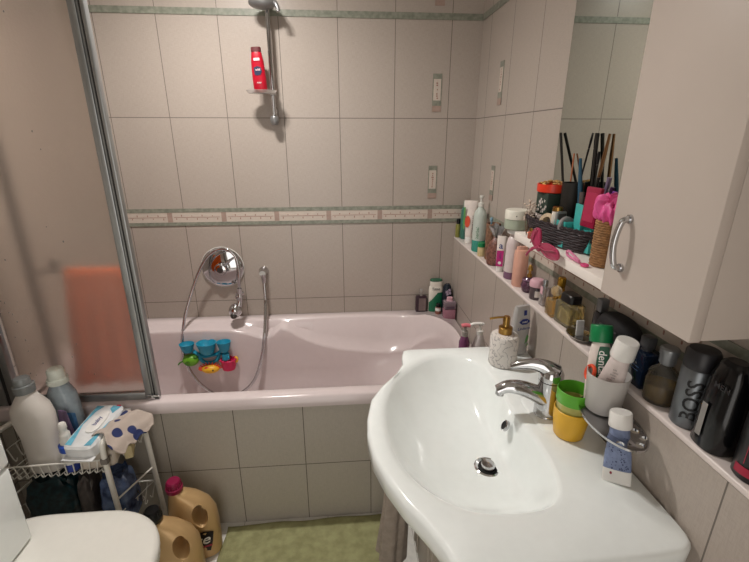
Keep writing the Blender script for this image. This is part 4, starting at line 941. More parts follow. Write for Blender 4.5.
# ---------------------------------------------------------------- on the washbasin
def on_basin():
    Z = .8255
    t = thing('soap_dispenser', 'white marbled soap dispenser with gold pump on the washbasin', 'soap dispenser', (-.181, -1.000, Z))
    m = mat('marble_print', '#dcd6d0', .25, var=.02)
    nt = m.node_tree; N = nt.nodes; L = nt.links; bsdf = N['Principled BSDF']
    tc = N.new('ShaderNodeTexCoord'); wv = N.new('ShaderNodeTexWave'); wv.inputs['Scale'].default_value = 15; wv.inputs['Distortion'].default_value = 14; wv.inputs['Detail'].default_value = 4; wv.inputs['Detail Scale'].default_value = 2.2
    L.new(tc.outputs['Object'], wv.inputs['Vector']); cr = N.new('ShaderNodeValToRGB'); e = cr.color_ramp.elements
    e[0].position = 0; e[0].color = lin('#a5a09e'); e[1].position = .10; e[1].color = lin('#dcd6d0'); L.new(wv.outputs['Fac'], cr.inputs['Fac']); L.new(cr.outputs[0], bsdf.inputs['Base Color'])
    b = B(); lathe(b, [(.038, 0), (.0405, .003), (.0405, .086), (.037, .093), (.020, .097)], 40); obj('body', b, m, t)
    b = B(); lathe(b, [(.0185, .0972), (.0195, .098), (.0195, .116), (.017, .118), (.010, .1182), (.010, .146), (.008, .150)], 28)
    obj('pump_collar', b, GOLD, t)
    b = B(); tube(b, catmull([(0, 0, .1465), (-.025, .004, .145), (-.047, .008, .140)], 4), .0032, 10); obj('spout', b, GOLD, t)
    # clear bottle with blue logo
    t = thing('body_lotion_bottle', 'clear upright bottle with navy diamond emblem behind the marbled dispenser', 'bottle', (-.112, -.945, Z), .25)
    b = B(); sloft(b, [(0, .024, .015, 3), (.004, .027, .017, 3), (.10, .029, .016, 3), (.150, .026, .010, 3), (.158, .024, .006, 3)]); obj('body', b, mat('milky_clear', '#d4d2d0', .2, trans=.35), t)
    b = B(); F = lambda u, v: Vector((u-.004, -.0178+.0006*max(0, (v+.095-.095))/.01, .112+v))
    F = lambda u, v: Vector((u, -.0176+max(0, v-.0)*.08, .112+v))
    blob_decal(b, F, [(-.020, 0), (-.008, .009), (.008, .009), (.020, 0), (.008, -.009), (-.008, -.009)]); blob_decal(b, F, [(-.004, .020), (.006, .020), (.006, .036), (-.004, .036)])
    text(b, 'Linderm', .013, lambda u, v: Vector((u, -.0178, .090+v)), bold=True); obj('navy_emblem', b, NAVY, t, smooth=False)
    b = B(); text(b, 'med', .010, lambda u, v: Vector((u, -.0184+max(0, v)*.08, .112+v)), bold=True); obj('emblem_lettering', b, PLW, t, smooth=False)
    b = B(); blob_decal(b, lambda u, v: Vector((.014+u, -.0180, .052+v)), [(-.006, -.016), (.004, -.004), (.007, .010), (0, .016), (-.004, .004)]); blob_decal(b, lambda u, v: Vector((.016+u, -.0182, .034+v)), [(-.006, -.008), (.006, .0), (.004, .006)])
    obj('leaf_print', b, mat('leaf_green', '#5f9a55', .5), t)
    # yellow and green nested cups
    t = thing('tumbler', 'yellow plastic cup holding the green one, beside the tap', 'cup', (-.1485, -1.322, Z))
    b = B(); lathe(b, [(.029, 0), (.0315, .003), (.0365, .040), (.0370, .068), (.0355, .069), (.035, .064), (.030, .008), (.001, .006)], 36); obj('cup', b, mat('sunny_yellow', '#e3b02f', .4, var=.02), t)
    t = thing('tumbler', 'green cup with clear middle, nested inside the yellow cup', 'cup', (-.1485, -1.322, Z+.009))
    b = B(); lathe(b, [(.025, 0), (.027, .002), (.0325, .058), (.0350, .078)], 36, cap1=False); lathe(b, [(.0338, .078), (.0315, .058), (.026, .004)], 36, cap0=False, cap1=False); obj('clear_middle', b, mat('pale_yellowgreen_clear', '#c9c46a', .3, trans=.3), t)
    b = B(); lathe(b, [(.0352, .0782), (.0365, .081), (.0365, .108), (.0355, .109), (.0345, .104), (.034, .0785)], 36, cap0=False, cap1=False); obj('green_rim', b, mat('lime_green', '#5bab2c', .4, var=.02), t)
    # chrome holder
    t = thing('toothbrush_holder', 'oval chrome holder with round holes mounted on the tiled boxing', 'holder', (-.1215, -1.413, .925))
    b = B(); n = 64
    def pl(k, z): return [Vector((.048*k*math.cos(2*PI*i/n), .088*k*math.sin(2*PI*i/n), z)) for i in range(n)]
    loft(b, [pl(.93, -.006), pl(1, -.003), pl(1.0, .0015), pl(.97, .0015), pl(.90, -.0015)])
    o = obj('perforated_plate', b, CHROME, t)
    c = B()
    HO = [(.028, -.030, .0085), (.030, -.052, .0075), (.012, -.069, .0085), (-.022, -.062, .0075), (.010, -.010, .0055), (.020, -.012, .004)]
    lathe(c, [(.022, -.02), (.022, .02)], 28, (-.006, -.034, 0), sx=.62, sy=1.0)
    for x, y, r in HO[:4]: lathe(c, [(r, -.02), (r, .02)], 20, (x, y, 0))
    bool_diff(o, c)
    b = B(); tube(b, catmull([(.020, .02, -.004), (.036, .03, -.012), (.0485, .03, -.012)], 4), .006, 10); lathe(b, [(.018, 0), (.018, .006), (.012, .009)], 20, M=T(.0490, .03, -.012) @ RY(-PI/2)); obj('wall_bracket', b, CHROME, t)
    # tumbler in it
    t = thing('frosted_tumbler', 'frosted white tumbler with toothpaste tubes in the chrome holder', 'tumbler', (-.1165, -1.372, .9268))
    b = B(); lathe(b, [(.030, 0), (.033, .003), (.0400, .080), (.0405, .084), (.039, .084), (.037, .07), (.031, .006), (.001, .005)], 40); obj('cup', b, mat('frosted_white', '#dcd8d3', .45, trans=.35, var=.01), t)
    def paste(lab, base, top, w, bodym, capm, print_fn=None, roll=0, ch=.030, cr_=.014):
        base, top = Vector(base), Vector(top); d = (top-base).normalized(); h = (top-base).length
        # local frame: z along the tube, -y towards the viewer
        view = Vector((-.65, -2.08, 1.46))-base; y = -(view-d*view.dot(d)).normalized(); x = y.cross(d); M = Matrix((x, y, d)).transposed().to_4x4()
        t = thing('toothpaste_tube', lab, 'tube', tuple(base)); t.rotation_euler = (M @ RZ(roll)).to_euler()
        b = B(); k = h-ch; sloft(b, [(0, w, .0012, 2), (.012, w, .0025, 2), (k*.5, w*.93, .010, 2), (k-.014, w*.72, .0135, 2), (k-.004, .017 if cr_ > .019 else .0125, .016 if cr_ > .019 else .0125, 2), (k, .015 if cr_ > .019 else .011, .015 if cr_ > .019 else .011, 2)]); obj('tube_body', b, bodym, t)
        b = B(); lathe(b, [(cr_*.96, k+.0005), (cr_, k+.002), (cr_*.94, h-.002), (cr_*.88, h)], 26); obj('cap', b, capm, t)
        if print_fn: print_fn(t, w, k)
        return t
    def den(t, w, k):
        f = lambda u, v: Vector((u, -(.0033+.0105*min(1, max(0, (v+k*.55)/(k*.55)))**1.0)-.0012, k*.55+v))
        b = B()
        for q in range(8):
            v0, v1 = -.035+.0105*q, -.035+.0105*(q+1); g = lambda v: .0005+.004*(v/.04)**2
            vs = [b.verts.new(f(u, v)) for u, v in ((-.008+g(v0), v0), (.0165, v0), (.0165, v1), (-.008+g(v1), v1))]; b.faces.new(vs)
        obj('green_panel', b, mat('green_print_dark', '#145c3f', .45), t)
        b = B(); text(b, 'dentalux', .021, lambda u, v: f(u+.004, v+.004)+Vector((0, -.0006, 0)), bold=True, vert='cw')
        for v in b.verts: pass
        obj('lettering', b, PLW, t, smooth=False)
    paste('white tube with green cap lettered dentalux standing in the frosted tumbler', (-.121, -1.362, .936), (-.108, -1.311, 1.088), .027, mat('white_tube', '#e9ded6'), GREENC, den, 0, ch=.036, cr_=.0225)
    def wht(t, w, k):
        b = B(); f = lambda u, v: Vector((u, -.0150+.0*v, k*.62+v))
        rr = random.Random(6)
        for q in range(9):
            u, v = rr.uniform(-.010, .010), -.025+.006*q; text(b, 'aciu'[q % 4]+'nest'[q % 3:], .006, lambda a, c, u=u, v=v: f(a+u*.4, c+v))
        obj('fine_print', b, mat('grey_print', '#6d6a6c', .5), t, smooth=False)
    paste('white tube with white cap and fine print leaning right in the frosted tumbler', (-.124, -1.376, .936), (-.110, -1.398, 1.095), .025, mat('pinkish_white_tube', '#ddd0cc', .4), PLW, wht, ch=.038, cr_=.0215)
    t = thing('toothbrush_stand', 'orange-red plastic ring handle inside the frosted tumbler', 'razor', (-.1350, -1.352, .933))
    b = B(); tube(b, [Vector((-.008+.004*math.sin(2*PI*i/24), .012*math.cos(2*PI*i/24), .068+.014*math.sin(2*PI*i/24))) for i in range(24)], .0038, 8, closed=True); obj('ring_handle', b, mat('orange_red_plastic', '#e2512e', .4), t)
    b = B(); tube(b, [(0, .0, 0), (-.008, .0, .0535)], .003, 8); obj('stem', b, mat('orange_red_plastic', '#e2512e', .4), t)
    # blue patterned tube hanging through the plate
    def blu(t, w, k):
        rr = random.Random(12); b = B()
        for q in range(46):
            v = rr.uniform(.030, k-.014); hw = w*.8*(1-.2*v/k); u = rr.uniform(-hw, hw); f = min(1, v/(k*.5)); y = -(.0028+.0090*f)*math.sqrt(max(.05, 1-(u/(w*1.02))**2))-.0006
            r = rr.uniform(.0006, .0016); vs = [b.verts.new((u+r*math.cos(a), y, v+r*math.sin(a))) for a in [2*PI*k_/6 for k_ in range(6)]]; b.faces.new(vs)
        obj('speckles', b, mat('indigo_speck', '#2c355f', .5), t)['kind'] = 'stuff'
        b = B(); sloft(b, [(-.001, w*1.01, .0022, 2), (.0125, w*1.01, .0034, 2), (.027, w*1.0, .0062, 2)]); obj('white_tail', b, PLW, t)
        b = B(); blob_decal(b, lambda u, v: Vector((-.010+u, -.0060, .020+v)), [(.0022*math.cos(a), .003*math.sin(a)) for a in [2*PI*q/10 for q in range(10)]]); obj('red_dot', b, mat('dark_red_print', '#8c1f33', .5), t)
    paste('speckled blue tube with white cap hanging through the chrome holder', (-.1300, -1.470, .8275), (-.1270, -1.440, .968), .0245, mat('speckled_blue', '#7e8cae', .45, var=.1, vs=160), PLW, blu, ch=.030, cr_=.0205)
on_basin()

# ---------------------------------------------------------------- bath corner bottles
def corner():
    Z = .5838
    t = thing('shampoo_bottle', 'dark plum bottle with clear cap, leftmost on the bath corner', 'bottle', (-.236, -.030, Z), 0); t.scale = (1.15, 1, 1.08)
    b = B(); box(b, -.025, .025, -.014, .014, 0, .082, .006); obj('body', b, mat('plum_black', '#37252e', .3), t)
    b = B(); box(b, -.012, .021, -.0148, -.0142, .008, .072); obj('label', b, mat('mauve_grey_label', '#7b6a68', .5), t, smooth=False)
    b = B(); lathe(b, [(.007, .0822), (.007, .090)], 12); box(b, -.008, .008, -.008, .008, .0902, .116, .003); obj('cap', b, mat('clear_cap', '#c2bcb6', .15, trans=.4), t)
    t = thing('shampoo_bottle', 'white and green bottle with dark green lid on the bath corner', 'bottle', (-.161, -.034, Z)); t.scale = (1.08, 1, 1.17)
    b = B(); sloft(b, [(0, .032, .020, 2.6), (.004, .035, .022, 2.6), (.10, .034, .021, 2.6), (.118, .032, .019, 2.6), (.122, .029, .018, 2.6)]); obj('body', b, mat('white_bottle', '#e2dcd0', .4), t)
    b = B(); sloft(b, [(.1222, .030, .018, 2.6), (.145, .030, .018, 2.6)]); obj('shoulder', b, mat('white_bottle', '#e2dcd0', .4), t)
    b = B(); sloft(b, [(.1452, .030, .018, 2.6), (.152, .029, .017, 2.6), (.154, .024, .013, 2.6)]); obj('lid', b, mat('forest_green_lid', '#2f5c46', .4), t)
    b = B(); sw = [(-.036, .0), (.036, .0), (.036, .085), (.018, .094), (-.004, .088), (-.022, .070), (-.032, .045)]
    f = lambda u, v: Vector((max(-.0345, min(.0345, u)), -(.0225*(1-abs(max(-.034, min(.034, u))/.036)**2.6)**(1/2.6))-.0008, v+.003))
    cols = 14; rows2 = 8
    for i in range(cols):
        u0, u1 = -.034+.068*i/cols, -.034+.068*(i+1)/cols; top = lambda u: .045+.048*min(1, (u+.034)/.04)
        vs = [b.verts.new(f(*p)) for p in ((u0, .002), (u1, .002), (u1, top(u1)), (u0, top(u0)))]; b.faces.new(vs)
    obj('green_swoosh', b, mat('swoosh_green', '#1d6b4b', .45), t)
    b = B(); text(b, 'Timo', .019, lambda u, v: Vector((u-.004, -.0230, .112+v)), bold=True); obj('lettering', b, BLKPRINT, t, smooth=False)
    t = thing('travel_bottle', 'small brown bottle with white label and black cap in front of the white-green one', 'bottle', (-.155, -.080, Z+.0))
    b = B(); lathe(b, [(.014, 0), (.0155, .003), (.0155, .036), (.012, .042)], 18); obj('body', b, mat('reddish_brown', '#8d5a4c', .35), t)
    b = B(); lathe(b, [(.0158, .024), (.0158, .040)], 18, cap0=False, cap1=False); obj('label', b, PLW, t)
    b = B(); lathe(b, [(.009, .0422), (.011, .044), (.011, .060), (.009, .062)], 16); obj('cap', b, BLACKP, t)
    t = thing('shower_gel_bottle', 'pink-liquid square bottle with clear upper half at the bath corner front', 'bottle', (-.1100, -.128, Z), 0); t.scale = (1.1, 1, 1.15)
    b = B(); box(b, -.027, .027, -.022, .022, 0, .046, .005); obj('pink_half', b, mat('pink_liquid', '#b98293', .2, trans=.2), t)
    b = B(); box(b, -.027, .027, -.022, .022, .0465, .082, .005); obj('clear_half', b, mat('mauve_clear', '#bfaab4', .15, trans=.6), t)
    b = B(); sloft(b, [(.0823, .014, .012, 3), (.098, .013, .011, 3)]); obj('cap', b, mat('pale_pink_lid', '#d3a7b2'), t)
    b = B(); box(b, -.019, .019, -.0232, -.0222, .052, .062); obj('lettering_block', b, mat('dark_mauve_print', '#5a4656', .5), t, smooth=False)
    t = thing('shampoo_bottle', 'dark navy bottle with pale flower print behind the pink one in the corner', 'bottle', (-.1045, -.048, Z)); t.scale = (1.1, 1.1, 1.15)
    b = B(); sloft(b, [(0, .022, .018, 2.4), (.004, .0245, .020, 2.4), (.09, .024, .020, 2.4), (.125, .018, .016, 2.2), (.136, .010, .010, 2)]); obj('body', b, mat('navy_black', '#18202c', .3), t)
    b = B()
    for (u, v, r) in ((-.006, .104, .007), (.006, .112, .006), (.008, .098, .0065), (-.003, .092, .006)):
        blob_decal(b, lambda a, c, u=u, v=v: Vector((u+a, -.0212, v+c)), [(r*(1+.3*math.cos(5*q))*math.cos(q), r*(1+.3*math.cos(5*q))*math.sin(q)) for q in [2*PI*k/20 for k in range(20)]])
    obj('flower_print', b, mat('pale_lilac_print', '#b9a8bd', .5), t)
    # pump bottles on the rim next to the basin
    t = thing('pump_bottle', 'white pump bottle on the bath rim, seen over the far basin edge', 'pump bottle', (-.160, -.733, Z))
    b = B(); sloft(b, [(0, .024, .019, 2.3), (.004, .027, .021, 2.3), (.16, .026, .020, 2.2), (.195, .016, .014, 2), (.205, .012, .012, 2)]); obj('body', b, mat('white_pump_plastic', '#e4dcdb', .4), t)
    b = B(); lathe(b, [(.013, .2052), (.013, .220), (.005, .222), (.005, .238)], 18); obj('collar', b, PLW, t)
    b = B(); tube(b, catmull([(.012, 0, .243), (0, 0, .246), (-.022, .002, .245), (-.034, .003, .240)], 4), .0062, 10, flat=.9); obj('pump_head', b, PLW, t)
    t = thing('pump_bottle', 'clear violet bottle with coral-pink pump left of the white pump bottle', 'pump bottle', (-.214, -.733, Z))
    b = B(); sloft(b, [(0, .017, .019, 2.3), (.004, .0195, .021, 2.3), (.175, .019, .020, 2.2), (.20, .012, .012, 2)]); obj('body', b, mat('violet_clear', '#8a4f78', .2, trans=.3), t)
    b = B(); lathe(b, [(.012, .2002), (.012, .218), (.005, .2185), (.005, .234)], 16); obj('collar', b, mat('clear_cap', '#c2bcb6'), t)
    b = B(); tube(b, catmull([(.016, 0, .239), (0, 0, .242), (-.014, .0, .240)], 4), .0085, 10, flat=.8); obj('pump_head', b, mat('coral_pink', '#e27c86', .4), t)
corner()

# ---------------------------------------------------------------- shower fittings on the back wall
def shower():
    t = thing('bath_mixer', 'round chrome concealed mixer plate above the bath with lever', 'mixer', (-1.236, -.0045, .845))
    b = B(); lathe(b, [(.100, 0), (.102, .004), (.098, .009), (.092, .012), (.060, .020), (.034, .023)], 56, M=RX(PI/2)); obj('wall_plate', b, CHROME, t)
    b = B(); lathe(b, [(.104, 0), (.104, .003), (.1022, .004)], 56, M=T(0, .0008, 0) @ RX(PI/2)); obj('seal_ring', b, PLW, t)
    b = B(); lathe(b, [(.030, .0235), (.030, .045), (.026, .052), (.012, .055)], 32, M=RX(PI/2)); obj('lever_base', b, CHROME, t)
    b = B(); tube(b, catmull([(.018, -.036, .016), (.045, -.048, .042), (.068, -.055, .058)], 5), [.011]*6+[.008]*5, 12, flat=.6); obj('lever', b, CHROME, t)
    b = B(); lathe(b, [(.015, .0555), (.013, .058)], 20, M=RX(PI/2)); obj('centre_cap', b, mat('smoke_cap', '#4a4644', .25, .4), t)
    # hand spray hanging at the hose end
    t = thing('hand_spray', 'small chrome hand spray with ball head hanging at the hose end below the mixer', 'hand spray', (-1.144, -.094, .74))
    b = B(); tube(b, catmull([(0, 0, .022), (-.001, -.001, -.01), (-.004, -.003, -.045), (-.010, -.008, -.066)], 5), [.0115]*6+[.013]*6+[.015]*4, 16); obj('handle', b, CHROME, t)
    b = B(); ball(b, (-.028, -.012, -.088), .032, 1.0, 1.0, 1.08, 24, 16); obj('spray_head', b, CHROME, t)
    b = B(); ball(b, (-.033, -.034, -.106), .017, 1, 1, 1, 14, 8); obj('spray_face', b, mat('smoke_cap', '#4a4644', .25, .4), t)
    t = thing('bath_spout', 'chrome wall spout stub above the rear bath rim holding the hand spray', 'spout', (-1.168, -.0005, .700))
    b = B(); lathe(b, [(.020, 0), (.020, .004), (.012, .008), (.012, .055), (.010, .058)], 22, M=RX(PI/2)); obj('spout_body', b, CHROME, t)
    t = thing('hose_elbow', 'small round chrome wall elbow feeding the shower hose', 'wall outlet', (-1.038, -.0005, .818))
    b = B(); lathe(b, [(.024, 0), (.025, .004), (.022, .010), (.016, .030), (.015, .046)], 28, M=RX(PI/2)); obj('outlet', b, CHROME, t)
    b = B(); lathe(b, [(.010, -.040), (.012, -.012), (.012, .002)], 18, (.003, -.036, -.008)); obj('hose_nut', b, CHROME, t)
    P = [(-1.035, -.0365, .768), (-1.033, -.055, .689), (-1.033, -.105, .60), (-1.036, -.150, .530), (-1.051, -.170, .437), (-1.093, -.178, .312), (-1.163, -.185, .240), (-1.255, -.185, .215), (-1.342, -.182, .270), (-1.404, -.170, .358), (-1.432, -.155, .468),
         (-1.416, -.125, .61), (-1.369, -.090, .756), (-1.31, -.080, .881), (-1.249, -.090, .946), (-1.189, -.096, .960), (-1.147, -.100, .927), (-1.136, -.100, .862), (-1.141, -.098, .810), (-1.144, -.094, .7645)]
    b = B(); c = catmull(P, 26); tube(b, c, [.0078+.0007*(1 if i % 2 else -1) for i in range(len(c))], 8)
    tag(obj('shower_hose', b, CHROME, angle=80), 'long chrome shower hose looping over the mixer into the bath', 'hose')
    # riser rail
    t = thing('shower_rail', 'chrome shower riser rail with grey shower head holder on the back wall', 'shower rail', (-.925, 0, 1.55))
    b = B(); tube(b, [(0, -.045, .0), (0, -.045, .46)], .0095, 14); obj('rail', b, CHROME, t)
    for z in (.012, .448):
        b = B(); sloft(b, [(0, .015, .026, 2), (.012, .014, .024, 2), (.034, .011, .016, 2), (.0355, .010, .014, 2)], M=T(0, -.0005, z) @ RX(PI/2)); obj('wall_bracket', b, CHROME, t)
    b = B(); lathe(b, [(.012, -.004), (.018, .006), (.020, .022), (.014, .034)], 22, (0, -.045, -.038)); obj('end_cap', b, mat('satin_grey_cap', '#8b8b8b', .3, .6), t)
    b = B(); ball(b, (-.012, -.075, .420), .040, 1.45, .9, .62); tube(b, catmull([(.01, -.07, .42), (.040, -.09, .415), (.052, -.095, .385)], 4), .009, 10)
    obj('slide_holder', b, mat('satin_grey_cap', '#8b8b8b', .3, .6), t)
    t = thing('soap_dish', 'clear plastic soap dish clamped to the shower rail', 'soap dish', (-.965, -.085, 1.632))
    b = B(); sloft(b, [(0, .050, .030, 2), (.002, .058, .036, 2), (.013, .064, .043, 2), (.0135, .0615, .0405, 2), (.004, .055, .033, 2)], 40); o = obj('dish', b, mat('clear_dish_plastic', '#f0ece8', .1, trans=.5, ior=1.2), t)
    b = B(); lathe(b, [(.0150, -.002), (.0150, .018), (.0098, .018), (.0098, -.002)], 20, (.040, .040, 0), cap0=False, cap1=False); obj('clamp', b, mat('clear_dish_plastic', '#dcd6cf'), t)
    # red shower gel bottle
    t = thing('shower_gel_bottle', 'red shower gel bottle with dark cap standing in the clear soap dish', 'bottle', (-.967, -.090, 1.6372), (0, -.05, 0))
    b = B(); sloft(b, [(0, .024, .014, 2.6), (.004, .0275, .017, 2.6), (.05, .0285, .0175, 2.6), (.115, .026, .016, 2.6), (.148, .021, .013, 2.6), (.152, .019, .012, 2.6)]); obj('body', b, mat('bright_red_bottle', '#a80d25', .3, var=.02), t)
    b = B(); sloft(b, [(.1522, .021, .0135, 2.8), (.168, .020, .013, 2.8), (.170, .018, .011, 2.8)]); obj('cap', b, mat('brown_red_cap', '#5c2a2c', .4), t)
    f = lambda u, v: Vector((u, -.0182+max(0, v)*.035, .078+v))
    b = B(); blob_decal(b, f, [(-.015, -.012), (-.004, -.016), (.010, -.012), (.016, .0), (.013, .015), (-.002, .020), (-.016, .014)]); obj('emblem_patch', b, mat('navy_patch', '#1e2a48', .45), t)
    b = B(); text(b, 'wild', .012, lambda u, v: f(u, v+.006)+Vector((0, -.0008, 0)), bold=True); text(b, 'men', .011, lambda u, v: f(u, v-.042)+Vector((0, -.0008, 0)), bold=True)
    decal(b, lambda u, v: f(u, v)+Vector((0, -.0012, 0)), -.012, .012, .040, .050, 2); obj('pale_print', b, mat('pale_print', '#e6c9c9', .5), t, smooth=False)
shower()

# ---------------------------------------------------------------- bath toys
def toys():
    y0 = -.168
    BT = mat('toy_teal', '#1b8fae', .4, var=.02)
    t = thing('bath_toy', 'teal triple-cup water toy stuck on the bath wall', 'toy', (-1.31, y0, .46))
    for (x, z, r, h) in ((-.090, .034, .034, .042), (.002, .036, .046, .056), (.084, .038, .033, .050)):
        b = B(); lathe(b, [(r*.50, -h), (r*.68, -h*.86), (r*.90, -h*.30), (r, 0), (r*1.03, .004), (r*.94, .004), (r*.80, -.008), (r*.3, -h*.5)], 28, (x, -.012, z+.020), sy=.85); obj('cup', b, BT, t)
    b = B(); tube(b, catmull([(-.070, .0, .012), (-.040, 0, -.012), (-.018, 0, -.020), (.012, 0, -.016), (.04, 0, -.010), (.066, 0, .012)], 5), .011, 12, flat=.7)
    tube(b, catmull([(-.045, .0, -.02), (-.03, .002, -.048), (0, .002, -.058), (.035, .002, -.045), (.055, .002, -.005)], 5), .009, 10)
    lathe(b, [(.018, -.02), (.018, .01)], 18, (.086, -.012, -.012)); lathe(b, [(.02, 0), (.022, .006), (.012, .012)], 20, M=T(.0, .022, -.01) @ RX(PI/2)); obj('arm', b, BT, t)
    t = thing('bath_toy', 'green snail-like toy under the left teal cup', 'toy', (-1.395, y0-.004, .425))
    b = B(); ball(b, (0, 0, 0), .036, 1.08, .8, .86, 22, 14); obj('body', b, mat('toy_lime', '#6cab25', .4), t)
    b = B(); tube(b, catmull([(-.030, -.012, .002), (-.046, -.018, -.004), (-.054, -.02, -.014)], 4), .0035, 8)
    ball(b, (.026, -.010, .02), .010, u=10, v=8)
    tube(b, [Vector((-.006+.010*math.cos(2*PI*i/16), -.0285, -.004+.010*math.sin(2*PI*i/16))) for i in range(16)], .002, 6, closed=True); obj('relief', b, mat('toy_green_dark', '#3f7d1c', .4), t)
    t = thing('bath_toy', 'yellow pufferfish toy with orange spikes below the middle teal cup', 'toy', (-1.303, y0-.014, .378))
    b = B(); ball(b, (0, 0, 0), .036, 1.20, .75, .62, 22, 14); obj('body', b, mat('toy_yellow', '#efb52c', .4), t)
    b = B()
    for q in range(11):
        a = .15+q*PI/10*.95; r0 = Vector((.042*math.cos(a), .0, .021*math.sin(a))); r1 = Vector((.060*math.cos(a), .0, .038*math.sin(a))); tube(b, [r0*.9, r1], [.0055, .0015], 6)
    ball(b, (-.042, 0, .0), .014, 1.2, .5, .8, 10, 8); ball(b, (-.012, -.014, .010), .012, 1.2, .6, .8, 10, 8); obj('spikes', b, mat('toy_orange_red', '#d9462c', .4), t)
    b = B(); ball(b, (.018, -.0255, .004), .0042, u=10, v=8); obj('eye', b, BLACKP, t)
    t = thing('bath_toy', 'raspberry-pink pot toy under the right teal cup', 'toy', (-1.216, y0-.008, .398))
    b = B(); lathe(b, [(.018, -.034), (.030, -.028), (.035, -.008), (.034, .014), (.036, .024), (.033, .026), (.02, .012)], 26, sy=.85); obj('pot', b, mat('toy_raspberry', '#d01f55', .4), t)
    b = B()
    for q in range(9): ball(b, (.035*math.cos(2*PI*q/9), .030*math.sin(2*PI*q/9), .024), .007, u=8, v=6)
    obj('petal_rim', b, mat('toy_raspberry', '#d01f55', .4), t)
    b = B(); ball(b, (.037, .008, .018), .014, .8, .7, 1.3, 10, 8); obj('yellow_ear', b, mat('toy_yellow', '#efb52c', .4), t)
toys()

# ---------------------------------------------------------------- wire trolley and what is in it
WW = mat('white_wire', '#e2dfd6', .4, var=.03)
NR, FR_, NL, FL_ = Vector((-1.405, -.935, 0)), Vector((-1.348, -.790, 0)), Vector((-1.765, -.950, 0)), Vector((-1.735, -.800, 0))
def trolley():
    t = thing('wire_trolley', 'white wire storage trolley with curved tube frame between toilet and bath', 'trolley', (0, 0, 0))
    for a, c, nm in ((NR, FR_, 'side_frame'), (NL, FL_, 'side_frame')):
        d = (c-a); z = .575
        P = [a+Vector((.018, -.010, .004)), a+Vector((.006, -.004, .3)), a+Vector((0, 0, z-.05)), a+d*.10+Vector((0, 0, z-.008)), a+d*.28+Vector((0, 0, z)), a+d*.72+Vector((0, 0, z)), a+d*.90+Vector((0, 0, z-.008)), c+Vector((0, 0, z-.05)), c+Vector((.008, 0, .3)), c+Vector((.015, .004, .004))]
        b = B(); tube(b, catmull(P, 6), .0085, 12); fo = obj(nm, b, WW, t)
        b = B(); box(b, a.x-.011, a.x+.011, a.y-.011, a.y+.011, .488, .508, .003); box(b, c.x-.011, c.x+.011, c.y-.011, c.y+.011, .488, .508, .003); obj('joint_clip', b, mat('grey_clip', '#77716a', .5), fo)
    def basket(zt, zb_, nm):
        b = B(); cs = [NR, FR_, FL_, NL]
        for z, ins in ((zt, 0), ):
            tube(b, [c+Vector((0, 0, z)) for c in cs], .0028, 6, closed=True)
        ce = (NR+FR_+NL+FL_)/4
        ins = [c+(ce-c)*.07 for c in cs]
        def side(A, C, Ai, Ci, n):
            for q in range(n+1):
                s = q/n; p, r = A.lerp(C, s), Ai.lerp(Ci, s); s2 = min(1, s+.35/n); r2 = Ai.lerp(Ci, s2)
                tube(b, catmull([p+Vector((0, 0, zt)), p.lerp(r, .5)+Vector((0, 0, (zt+zb_)/2)), r+Vector((0, 0, zb_+.006)), r.lerp(r2, .5)+Vector((0, 0, zb_-.001)), r2+Vector((0, 0, zb_+.008))], 3), .0019, 5)
        side(NR, NL, ins[0], ins[3], 15); side(FR_, FL_, ins[1], ins[2], 15); side(NR, FR_, ins[0], ins[1], 4); side(NL, FL_, ins[3], ins[2], 5)
        for q in range(1, 15):
            s = q/15; tube(b, [ins[0].lerp(ins[3], s)+Vector((0, 0, zb_)), ins[1].lerp(ins[2], s)+Vector((0, 0, zb_))], .0016, 5)
        obj(nm, b, WW, t)
    basket(.500, .450, 'wire_basket'); basket(.275, .205, 'wire_basket')
    b = B()
    for z in (.34, .10): tube(b, [NR+Vector((.006, -.004, z)), FR_+Vector((.008, 0, z))], .003, 6); tube(b, [NL+Vector((.006, -.004, z)), FL_+Vector((.008, 0, z))], .003, 6)
    obj('cross_bar', b, WW, t)
trolley()
